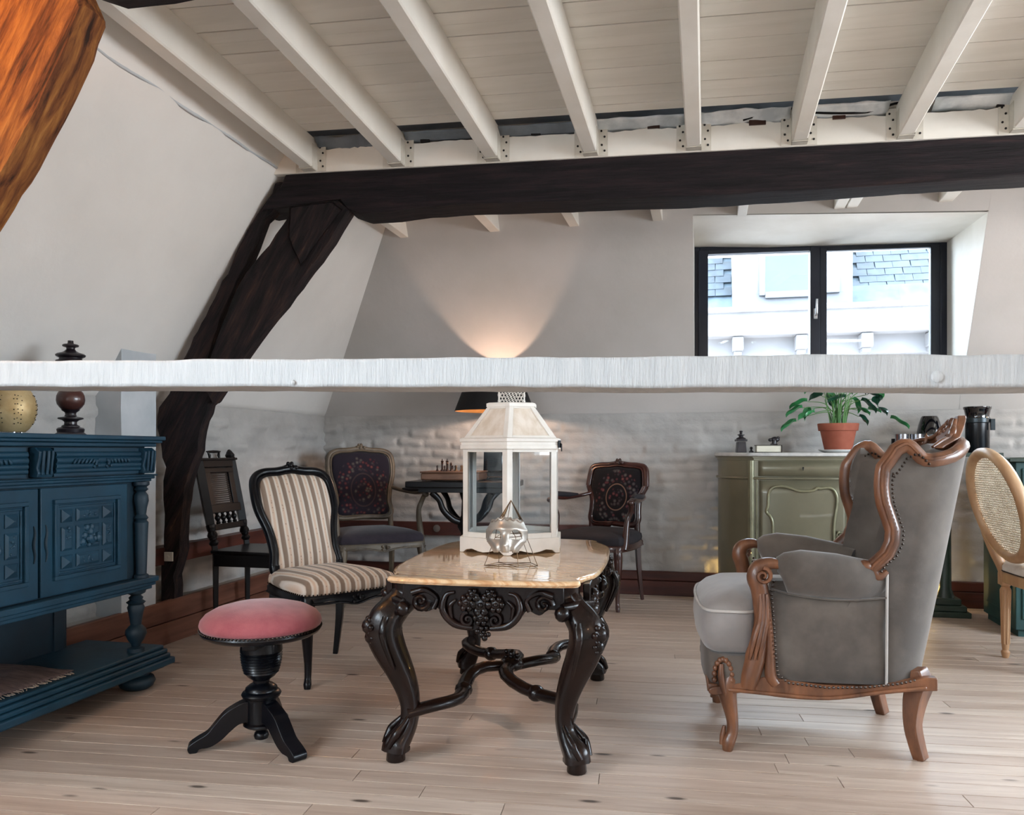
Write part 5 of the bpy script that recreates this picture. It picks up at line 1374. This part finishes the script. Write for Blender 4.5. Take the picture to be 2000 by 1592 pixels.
# ------------------------------------------------------------------ sage cabinet with marble top
def make_cabinet():
    t = T('sage_cabinet', 'sage green lacquered cabinet with curved sides and a marble top under the window', 'cabinet', (.605, 5.70, 0), 0)
    H0, H1 = .135, 1.010
    pl_ = [(-.525, .19), (-.525, .10), (-.50, .02), (-.44, -.07), (-.345, -.155), (-.31, -.17), (-.30, -.185), (-.15, -.205), (0, -.212)]
    pl_ = pl_ + [(-x, y) for x, y in reversed(pl_[:-1])]
    O('carcass', MB().prism(pl_, H0, H1, lambda a, tt, b: (a, b, tt)), 'sage', t, smooth=30)
    ed = lambda s, z: [(x * s, (y + .0) * s, z) for x, y in pl_]
    O('plinth', MB().prism([(x * 1.02, y * 1.02) for x, y in pl_], .105, .15, lambda a, tt, b: (a, b, tt)), 'sage', t, bevel=.006)
    O('top_moulding', MB().prism([(x * 1.015, y * 1.015) for x, y in pl_], .985, 1.012, lambda a, tt, b: (a, b, tt)).prism([(x * 1.035, y * 1.035) for x, y in pl_], 1.000, 1.012, lambda a, tt, b: (a, b, tt)), 'sage', t, bevel=.003)
    mt = [(p.x, p.y) for p in cr_spline([(-.545, .20, 0), (-.552, .10, 0), (-.53, 0, 0), (-.46, -.09, 0), (-.36, -.18, 0), (-.31, -.20, 0), (-.15, -.235, 0), (0, -.242, 0), (.15, -.235, 0), (.31, -.20, 0), (.36, -.18, 0), (.46, -.09, 0), (.53, 0, 0), (.552, .10, 0), (.545, .20, 0)], 3)]
    O('marble_top', MB().prism(mt, 1.012, 1.036, lambda a, tt, b: (a, b, tt)), 'marble', t, bevel=.005)
    rail = MB()
    for z in (.868,): rail.tube([(x * 1.01, y * 1.01 - .003, z) for x, y in pl_], .009, 8)
    O('waist_moulding', rail, 'sage', t, smooth=60)
    yf = lambda x: -.212 + .027 * (x / .30) ** 2
    st = MB()
    for s in (-1, 1):
        st.tube([(s * .318, -.176, z) for z in (.15, .4, .7, .985)], .022, 10)
        st.tube([(s * .285, yf(.285) - .002, z) for z in (.16, .5, .86)], .006, 8)
    O('pilaster', st, 'sage_line', t, smooth=60)
    g = MB().grid(lambda u, v: (-.275 + .55 * u, yf(-.275 + .55 * u) - .006, .882 + .10 * v), 16, 2)
    dw = O('drawer', g, 'sage', t, smooth=60); md = dw.modifiers.new('t', 'SOLIDIFY'); md.thickness = .012
    O('keyhole', MB().lathe([(.006, 0), (.006, .004)], 10, (0, yf(0) - .016, .938), Rx90).bb(-.003, .003, yf(0) - .018, yf(0) - .012, .922, .938), 'iron', dw, smooth=0)
    g = MB().grid(lambda u, v: (-.270 + .54 * u, yf(-.270 + .54 * u) - .006, .165 + .69 * v), 20, 8)
    dd = O('door', g, 'sage', t, smooth=60); md = dd.modifiers.new('t', 'SOLIDIFY'); md.thickness = .012
    cart = [(-.215, .69), (-.212, .76), (-.195, .80), (-.165, .815), (-.13, .818), (-.08, .808), (-.03, .79), (.03, .788), (.07, .796), (.085, .808), (.11, .806), (.15, .812), (.185, .80), (.205, .76), (.207, .70), (.195, .62), (.188, .54), (.19, .40), (.20, .28), (.17, .22), (.08, .235), (0, .22), (-.08, .235), (-.17, .22), (-.20, .28), (-.19, .42), (-.185, .56), (-.20, .62), (-.225, .65)]
    pts = [(p.x, yf(p.x) - .014, p.z) for p in cr_spline([(a, 0, b) for a, b in cart], 4, True)]
    O('door_moulding', MB().tube(pts, .010, 8, closed=True), 'sage_line', dd, smooth=60)
    hd = MB(); hx = .225
    hd.tube([(hx + .022 * math.cos(a), yf(hx) - .02, .50 + .026 * math.sin(a)) for a in [i * PI / 8 for i in range(16)]], .0055, 7, closed=True)
    hd.tube([(hx + .050 + .018 * math.cos(a), yf(hx) - .014, .515 + .024 * math.sin(a)) for a in [i * PI / 8 for i in range(16)]], .005, 7, closed=True)
    carve(hd, (hx, yf(hx) - .02, .50), .03, 10, 4, (1, .4, 1.2))
    O('handle', hd, 'sage_line', dd, smooth=60)
    for x in (-.46, .46): O('foot', MB().lathe([(.026, 0), (.032, .02), (.024, .06), (.034, .105)], 14, (x, .13, 0)), 'sage', t, smooth=50)
    for x in (-.30, .30): O('foot', MB().lathe([(.026, 0), (.032, .02), (.024, .06), (.034, .105)], 14, (x, -.13, 0)), 'sage', t, smooth=50)


make_cabinet()
ZC = 1.0365
# potted plant
pt = T('potted_plant', 'green leafy plant in a terracotta pot on a saucer on the sage cabinet', 'plant', (.838, 5.62, ZC))
O('saucer', MB().lathe([(.0, .0), (.09, .0), (.118, .012), (.122, .020), (.116, .020), (.088, .008), (0, .008)], 32), 'ceramic_white', pt, smooth=50)
O('pot', MB().lathe([(.0, .009), (.080, .009), (.084, .014), (.110, .140), (.113, .142), (.122, .143), (.128, .186), (.126, .190), (.116, .190), (.112, .165), (0, .163)], 40), 'terracotta', pt, smooth=40)
O('soil', MB().lathe([(0, .168), (.111, .166)], 24), 'soil', pt)
def leaf_mesh(ln, wd):
    def f(u, v):
        t = u; w_ = wd * (math.sin(PI * min(1, t * 1.02)) ** .75) * (1.15 - .45 * t); s = 2 * v - 1
        return (w_ * s, ln * t, .018 * abs(s) * wd / .03 - .035 * t * t * ln / .1 + .004 * math.sin(t * 9))
    return MB().grid(f, 10, 6)
lv = {}
for key, mt_ in (('a', 'leaf'), ('b', 'leaf_dark')):
    for z_, (L, Wd) in enumerate(((.125, .036), (.095, .030))):
        lv[key, z_] = (L, Wd, mt_)
protos = {}
sm = MB(); rd = random.Random(21)
spots = [(-.255, .105, .0, 'a', 0, 200), (-.225, .145, -.03, 'a', 0, 150), (-.20, .100, .03, 'a', 1, 240), (-.23, .05, .0, 'a', 1, 235), (-.12, .18, -.02, 'b', 0, 120), (-.07, .20, .02, 'a', 0, 60), (.05, .165, -.04, 'b', 0, 200), (.10, .16, 0, 'a', 0, 30), (.16, .15, .0, 'b', 0, 330), (.135, .085, -.02, 'a', 0, 300), (.215, .09, .02, 'a', 1, 20), (.285, .16, 0, 'b', 0, 250), (.28, .085, -.01, 'b', 0, 290), (.145, .045, .0, 'b', 1, 310), (.02, .24, .02, 'a', 0, 80), (-.04, .26, -.03, 'a', 0, 140), (.10, .26, .03, 'b', 0, 20), (-.14, .25, .02, 'a', 1, 170), (.19, .23, -.02, 'a', 0, 350), (-.02, .16, .06, 'b', 1, 100), (.06, .21, -.06, 'a', 1, 280), (-.17, .07, -.04, 'a', 1, 220), (.22, .19, .05, 'b', 1, 300), (.0, .32, .0, 'a', 0, 90), (.26, .24, .0, 'a', 1, 10)]
def add_leaf(par, p, key, az, tilt, roll, name='leaf'):
    L, Wd, mt_ = lv[key]
    kk = (par.name, key)
    if kk not in protos: protos[kk] = o = O('leaf', leaf_mesh(L, Wd), mt_, par, smooth=70)
    else: o = copy_obj(protos[kk], par)
    o.location = p; o.rotation_euler = (tilt, roll, math.radians(az - 90)); return o
for (x, z, y, c, s_, az) in spots:
    z += .19; b0 = Vector((rd.uniform(-.04, .04), rd.uniform(-.03, .03), .165)); e = Vector((x * .86, y, z))
    mid = (b0 + e) / 2 + Vector((-x * .18, 0, .06))
    sm.tube(cr_spline([b0, mid, e], 6), [.0035, .003, .002], 6)
    add_leaf(pt, e, (c, s_), az, rd.uniform(-.7, .1), rd.uniform(-.5, .5))
for i in range(14):
    a = rd.uniform(0, 6.28); b0 = Vector((.045 * math.cos(a), .03 * math.sin(a), .165)); sm.tube(cr_spline([b0, b0 * 1.3 + Vector((0, 0, .03)), b0 * 2.0 + Vector((0, 0, rd.uniform(.0, .12)))], 4), [.004, .0035, .002], 6)
O('stem', sm, 'stem', pt, smooth=60, kind='stuff')
for (x, z, az) in ((-.26, .205, 205), (.31, .22, 340)):
    o = add_leaf(pt, (x, -.02, z), ('a', 0), az, -.25, 0)

# small things on the cabinet
def lathe_thing(name, label, cat, loc, parts, group=None):
    t = T(name, label, cat, loc, 0, group)
    for nm_, pr_, m_, sg in parts: O(nm_, MB().lathe(pr_, sg), m_, t, smooth=40)
    return t
ml = T('pepper_mill', 'small dark wooden mill with a knobbed top at the left end of the marble top', 'mill', (.226, 5.62, ZC), .2)
O('body', MB().box((0, 0, .036), (.062, .062, .072), top=.86).box((0, 0, .082), (.07, .07, .014)), 'ebony', ml, bevel=.003)
O('crown', MB().lathe([(.034, .089), (.030, .098), (.016, .104), (.014, .112), (.024, .117), (.024, .121), (.010, .124), (.008, .134), (.012, .139), (.010, .146), (0, .148)], 16), 'ebony', ml, smooth=40)
lathe_thing('pawn_figure', 'tiny dark turned figure between the wooden mill and the pale book', 'figurine', (.292, 5.62, ZC), [('body', [(.016, 0), (.016, .006), (.007, .014), (.006, .022), (.011, .028), (.008, .036), (0, .04)], 'ebony', 14)])
bk = T('book', 'thick pale edged book lying on the marble top', 'book', (.398, 5.60, ZC), .05)
O('pages', MB().bb(-.078, .078, -.05, .05, .003, .046), 'paper', bk, bevel=.003)
O('cover', MB().bb(-.083, .083, -.055, .055, 0, .003).bb(-.083, .083, -.055, .055, .046, .049).bb(.0785, .083, -.055, .055, 0, .049), 'cover', bk, bevel=.001)
fg = T('dark_figurine', 'small dark carved figurine behind the pale book', 'figurine', (.445, 5.725, ZC), 0)
fb_ = MB().bb(-.022, .022, -.02, .02, 0, .06); fb_.ell((.008, 0, .088), (.030, .014, .020), 10, 6).ell((-.024, 0, .085), (.014, .01, .012), 8, 5).ell((.028, 0, .10), (.012, .01, .010), 8, 5).tube([(0, 0, .05), (.005, 0, .085)], [.018, .014], 8)
O('figure', fb_, 'ebony', fg, smooth=60)
# dark pedestal console behind the armchair and what stands on it
cn = T('pedestal_console', 'dark green pedestal console table mostly hidden behind the wingback armchair', 'table', (1.487, 5.66, 0), 0)
O('table_top', MB().bb(-.31, .27, -.21, .21, 1.012, 1.036), 'green_iron', cn, bevel=.004)
O('pedestal', MB().lathe([(.055, .11), (.050, .13), (.036, .17), (.034, .5), (.042, .9), (.07, .98), (.12, 1.012)], 20), 'green_iron', cn, smooth=40)
O('base', MB().bb(-.12, .12, -.12, .12, 0, .035).bb(-.10, .10, -.10, .10, .035, .07).bb(-.075, .075, -.075, .075, .07, .112), 'green_iron', cn, bevel=.005)
for i, (x, lab) in enumerate(((1.213, 'left of the two steel beakers behind the armchair wing'), (1.300, 'right of the two steel beakers, next to the black vase'))):
    lathe_thing('steel_beaker', lab, 'beaker', (x, 5.58, ZC), [('cup', [(0, .002), (.034, 0), (.038, .004), (.039, .118), (.036, .118), (.035, .008), (0, .006)], 'steel', 24)], 'steel beakers')
lathe_thing('small_tin', 'small low dark tin beside the left steel beaker', 'tin', (1.205, 5.72, ZC), [('can', [(0, 0), (.024, 0), (.025, .003), (.025, .088), (.023, .091), (0, .091)], 'tin', 20)])
lathe_thing('black_vase', 'glossy black rounded vase behind the armchair', 'vase', (1.405, 5.70, ZC), [('body', [(0, 0), (.060, 0), (.074, .02), (.080, .07), (.078, .12), (.066, .18), (.052, .225), (.045, .236), (.040, .236), (.046, .222), (.058, .18), (0, .16)], 'black_glaze', 32)])
cnst = lathe_thing('black_canister', 'tall black canister with a grey banded flared lid beside the black vase', 'canister', (1.655, 5.60, ZC), [('can', [(0, 0), (.066, 0), (.068, .004), (.068, .19), (0, .19)], 'tin', 32), ('band', [(.069, .185), (.075, .19), (.075, .215), (.069, .218)], 'tin_band', 32), ('lid', [(.068, .215), (.066, .225), (.074, .268), (.079, .276), (.079, .288), (.072, .290), (0, .288)], 'black_glaze', 32)])
O('clasp', MB().bb(.058, .084, -.06, -.045, .14, .21), 'tin_band', cnst, bevel=.002)

# ------------------------------------------------------------------ chess table, box, pieces, lamp
ct = T('chess_table', 'dark pedestal table against the back wall behind the white lantern', 'table', (-1.625, 5.36, 0), math.radians(4))
O('table_top', MB().bb(-.365, .365, -.25, .25, .800, .842), 'black_wood', ct, bevel=.006)
O('frieze', MB().bb(-.29, .29, -.19, .19, .765, .80), 'black_wood', ct, bevel=.003)
O('pedestal', MB().lathe([(.045, .20), (.055, .24), (.040, .28), (.032, .40), (.040, .48), (.060, .52), (.055, .56), (.035, .60), (.030, .70), (.05, .765)], 18), 'black_wood', ct, smooth=40)
for k in range(4):
    a = PI / 4 + k * PI / 2; dx, dy = math.cos(a) * 1.15, math.sin(a) * .8
    br = cr_spline([(dx * .03, dy * .03, .55), (dx * .10, dy * .10, .575), (dx * .17, dy * .17, .64), (dx * .20, dy * .20, .71), (dx * .255, dy * .255, .765)], 5)
    O('bracket', MB().tube(br, [.018, .020, .018, .017, .020], 8, flat=(1.2, .9)), 'black_wood', ct, smooth=60)
    ft = cr_spline([(dx * .03, dy * .03, .27), (dx * .12, dy * .12, .245), (dx * .20, dy * .20, .15), (dx * .26, dy * .26, .055), (dx * .32, dy * .32, .022), (dx * .35, dy * .35, .022)], 5)
    O('foot', MB().tube(ft, [.030, .028, .024, .022, .024, .018], 8), 'black_wood', ct, smooth=60)
cb = T('chess_box', 'long brown wooden chess box lying on the dark pedestal table', 'box', (-1.69, 5.30, .8425), math.radians(4))
O('box', MB().bb(-.20, .20, -.15, .15, .006, .056), 'board_brown', cb, bevel=.010)
O('lid', MB().bb(-.204, .204, -.154, .154, .056, .066), 'board_brown', cb, bevel=.003)
for x in (-.18, .18):
    for y in (-.13, .13): O('foot', MB().bb(x - .012, x + .012, y - .012, y + .012, 0, .008), 'chess_dark', cb)
shapes = {'king': [(.013, 0), (.013, .006), (.008, .012), (.006, .045), (.010, .05), (.007, .055), (.011, .068), (.004, .072), (.003, .084), (0, .085)], 'bishop': [(.011, 0), (.011, .006), (.007, .01), (.005, .034), (.009, .038), (.006, .042), (.008, .05), (.002, .06), (0, .062)], 'pawn': [(.010, 0), (.010, .005), (.006, .009), (.004, .022), (.007, .025), (.007, .033), (.004, .038), (0, .039)]}
pr_m = {k: MB().lathe(v, 12) for k, v in shapes.items()}
rd = random.Random(12); first = {}
for i, (kx, ky, kd, cm) in enumerate([(-.115, -.03, 'pawn', 'chess_dark'), (-.098, .04, 'bishop', 'chess_dark'), (-.082, -.02, 'king', 'chess_dark'), (-.060, .03, 'king', 'chess_dark'), (-.052, -.07, 'pawn', 'chess_dark'), (-.045, -.03, 'bishop', 'chess_dark'), (-.028, .05, 'pawn', 'chess_dark'), (-.015, -.04, 'bishop', 'chess_dark'), (.002, .02, 'pawn', 'chess_dark'), (.018, -.02, 'pawn', 'chess_light'), (.040, .03, 'pawn', 'chess_light'), (.062, -.02, 'pawn', 'chess_light'), (.085, .02, 'bishop', 'chess_light'), (.11, -.03, 'king', 'chess_light')]):
    key = (kd, cm)
    if key not in first: o = first[key] = O('chess_piece', pr_m[kd], cm, smooth=40)
    else: o = copy_obj(first[key])
    o.location = (-1.69 + kx - ky * .07, 5.30 + ky + kx * .07, .9088)
    nth = ['leftmost', 'second', 'third', 'fourth', 'fifth', 'sixth', 'seventh', 'eighth', 'ninth', 'tenth', 'eleventh', 'twelfth', 'thirteenth', 'rightmost'][i]
    tag(o, {'king': 'tall', 'bishop': 'middling', 'pawn': 'short'}[kd] + (' dark' if cm == 'chess_dark' else ' light') + ' chess piece, ' + nth + ('' if i in (0, 13) else ' from the left') + ' on the brown box', 'chess piece', 'chess pieces on the brown box')
lp = T('table_lamp', 'table lamp with a wide black shade lined in gold behind the white lantern', 'lamp', (-1.47, 5.545, .8425), 0)
O('base', MB().box((0, 0, .012), (.17, .11, .024)).box((0, 0, .12), (.145, .09, .20), top=.94), 'black_glaze', lp, bevel=.006)
O('neck', MB().lathe([(.02, .215), (.016, .23), (.012, .26), (.012, .45), (.018, .46), (.018, .515)], 14), 'brass', lp, smooth=40)
O('lamp_shade', MB().lathe([(.285, .487), (.285, .490), (.165, .80), (.165, .803)], 48, cap=False), 'shade_out', lp, smooth=60)
lin_ = O('shade_lining', MB().lathe([(.282, .4875), (.162, .8025)], 48, cap=False), 'shade_in', lp, smooth=60, label='gold lining')
sp = MB()
for k in range(3): a = k * 2.094; sp.tube([(0, 0, .50), (.160 * math.cos(a), .160 * math.sin(a), .795)], .002, 5)
O('spider', sp, 'brass', lp)

# ------------------------------------------------------------------ oak cane-back chair at the right
def make_oak():
    t = T('oak_chair', 'light oak oval cane back chair with a pale seat at the right edge', 'chair', (1.675, 4.405, 0), math.radians(96))
    ln = lambda z: .205 + .15 * max(0, z - .46) / .58
    ov = [( .250 * math.sin(a) * (1 + .0 * a), .782 + .258 * math.cos(a)) for a in [2 * PI * i / 40 for i in range(40)]]
    B = lambda x, z, h=0: (x, ln(z) - h, z)
    O('back_frame', MB().tube([B(x, z) for x, z in ov], .031, 8, closed=True, flat=(1.0, .8), up=(0, -1, -.3)), 'oak', t, smooth=60)
    cn = MB()
    for k in range(44):
        z = .535 + .49 * k / 43; w_ = .228 * math.sqrt(max(0, 1 - ((z - .782) / .245) ** 2))
        if w_ > .02: cn.tube([B(-w_, z), B(w_, z)], .0022, 4)
    for k in range(34):
        x = -.215 + .43 * k / 33; h_ = .238 * math.sqrt(max(0, 1 - (x / .23) ** 2))
        if h_ > .02: cn.tube([B(x, .782 - h_), B(x, .782 + h_)], .0022, 4)
    O('cane_panel', cn, 'cane_fibre', t, kind='stuff')
    for s in (-1, 1):
        O('back_post', MB().tube(cr_spline([(s * .165, .185, .40), (s * .17, .20, .46), (s * .19, ln(.53), .53), (s * .225, ln(.62), .62), (s * .243, ln(.72), .72)], 4), [.024, .026, .028, .026, .018], 8), 'oak', t, smooth=60)
        legp = [(.014, 0), (.018, .012), (.021, .03), (.014, .04), (.016, .05), (.017, .06), (.024, .35), (.018, .36), (.024, .37)]
        for (x, y) in ((s * .165, .185), (s * .185, -.19)):
            L = MB().lathe(legp, 16, (x, y, 0)); L.bb(x - .026, x + .026, y - .026, y + .026, .37, .43)
            lo = O('leg', L, 'oak', t, smooth=40)
            fl_ = MB()
            for k in range(8):
                a = 2 * PI * k / 8; fl_.tube([(x + .017 * math.cos(a), y + .017 * math.sin(a), .07), (x + .024 * math.cos(a), y + .024 * math.sin(a), .345)], .0035, 5)
            O('fluting', fl_, 'oak', lo, kind='stuff')
    so_ = [(-.20, .20), (-.235, .05), (-.24, -.1), (-.20, -.215), (-.08, -.24), (.08, -.24), (.20, -.215), (.24, -.1), (.235, .05), (.20, .20)]
    so_ = [(p.x, p.y) for p in cr_spline([(a, b, 0) for a, b in so_], 4, True)]
    O('seat_rail', MB().prism(so_, .385, .44, lambda a, tt, b: (a, b, tt)), 'oak', t, bevel=.006)
    O('seat_cushion', MB().pillow(so_, [(.985, .44), (1.0, .45), (1.0, .468), (.96, .485), (.8, .50), (.4, .512), (.05, .514)], lambda x, y, h: (x, y, h), (0, 0)), 'seat_white', t, smooth=60)
    nm = MB(); nails(nm, [(x * 1.003, y * 1.003, .444) for x, y in so_], .0035, .011, True)
    O('nail_trim', nm, 'nail', t, kind='stuff')


make_oak()
# teal cabinet beyond the oak chair
tl = T('teal_cabinet', 'teal painted cabinet with a dark top at the right edge behind the oak chair', 'cabinet', (2.02, 5.34, 0), 0)
O('carcass', MB().bb(-.33, .6, -.28, .26, .04, .985), 'teal', tl, bevel=.004)
O('top', MB().bb(-.37, .64, -.31, .26, .985, 1.008), 'green_iron', tl, bevel=.004)
O('plinth', MB().bb(-.31, .58, -.26, .24, 0, .045), 'teal', tl)
sp_ = MB()
for (x0, x1, y, z0, z1) in ((-.30, .12, -.288, .10, .72), (-.30, .12, -.288, .76, .95)): sp_.bb(x0, x1, y, -.279, z0, z1)
O('door', sp_, 'teal', tl, bevel=.006); O('side_panel', MB().bb(-.338, -.329, -.22, .20, .12, .90), 'teal', tl, bevel=.004)
pl2 = T('potted_plant', 'second leafy plant on the teal cabinet, its leaf tip at the right edge', 'plant', (2.07, 5.36, 1.0085))
O('pot', MB().lathe([(0, 0), (.07, 0), (.095, .15), (.10, .16), (.10, .185), (.09, .185), (.088, .16), (0, .155)], 24), 'terracotta', pl2, smooth=40)
sm = MB(); rd = random.Random(4)
for (x, z, y, c, s_, az) in ((.12, .40, 0, 'a', 0, 10), (-.055, .68, -.02, 'b', 0, 200), (.05, .60, .05, 'a', 0, 60), (.16, .55, -.05, 'a', 1, 340), (.0, .50, .1, 'b', 1, 100), (.1, .7, 0, 'a', 0, 30)):
    e = Vector((x, y, z)); sm.tube(cr_spline([(0, 0, .15), (x * .3, y * .3, z * .6), e], 6), [.004, .003, .002], 6); add_leaf(pl2, e, (c, s_), az, -.2, 0)
O('stem', sm, 'stem', pl2, kind='stuff')
# wall socket on the back dado
ws = T('wall_socket', 'small round dark socket on the red dado board behind the chess table', 'socket', (-2.02, 5.884, .45))
O('plate', MB().lathe([(.028, 0), (.028, .006), (.018, .010), (0, .010)], 20, R=Rx90), 'socket', ws, smooth=40)
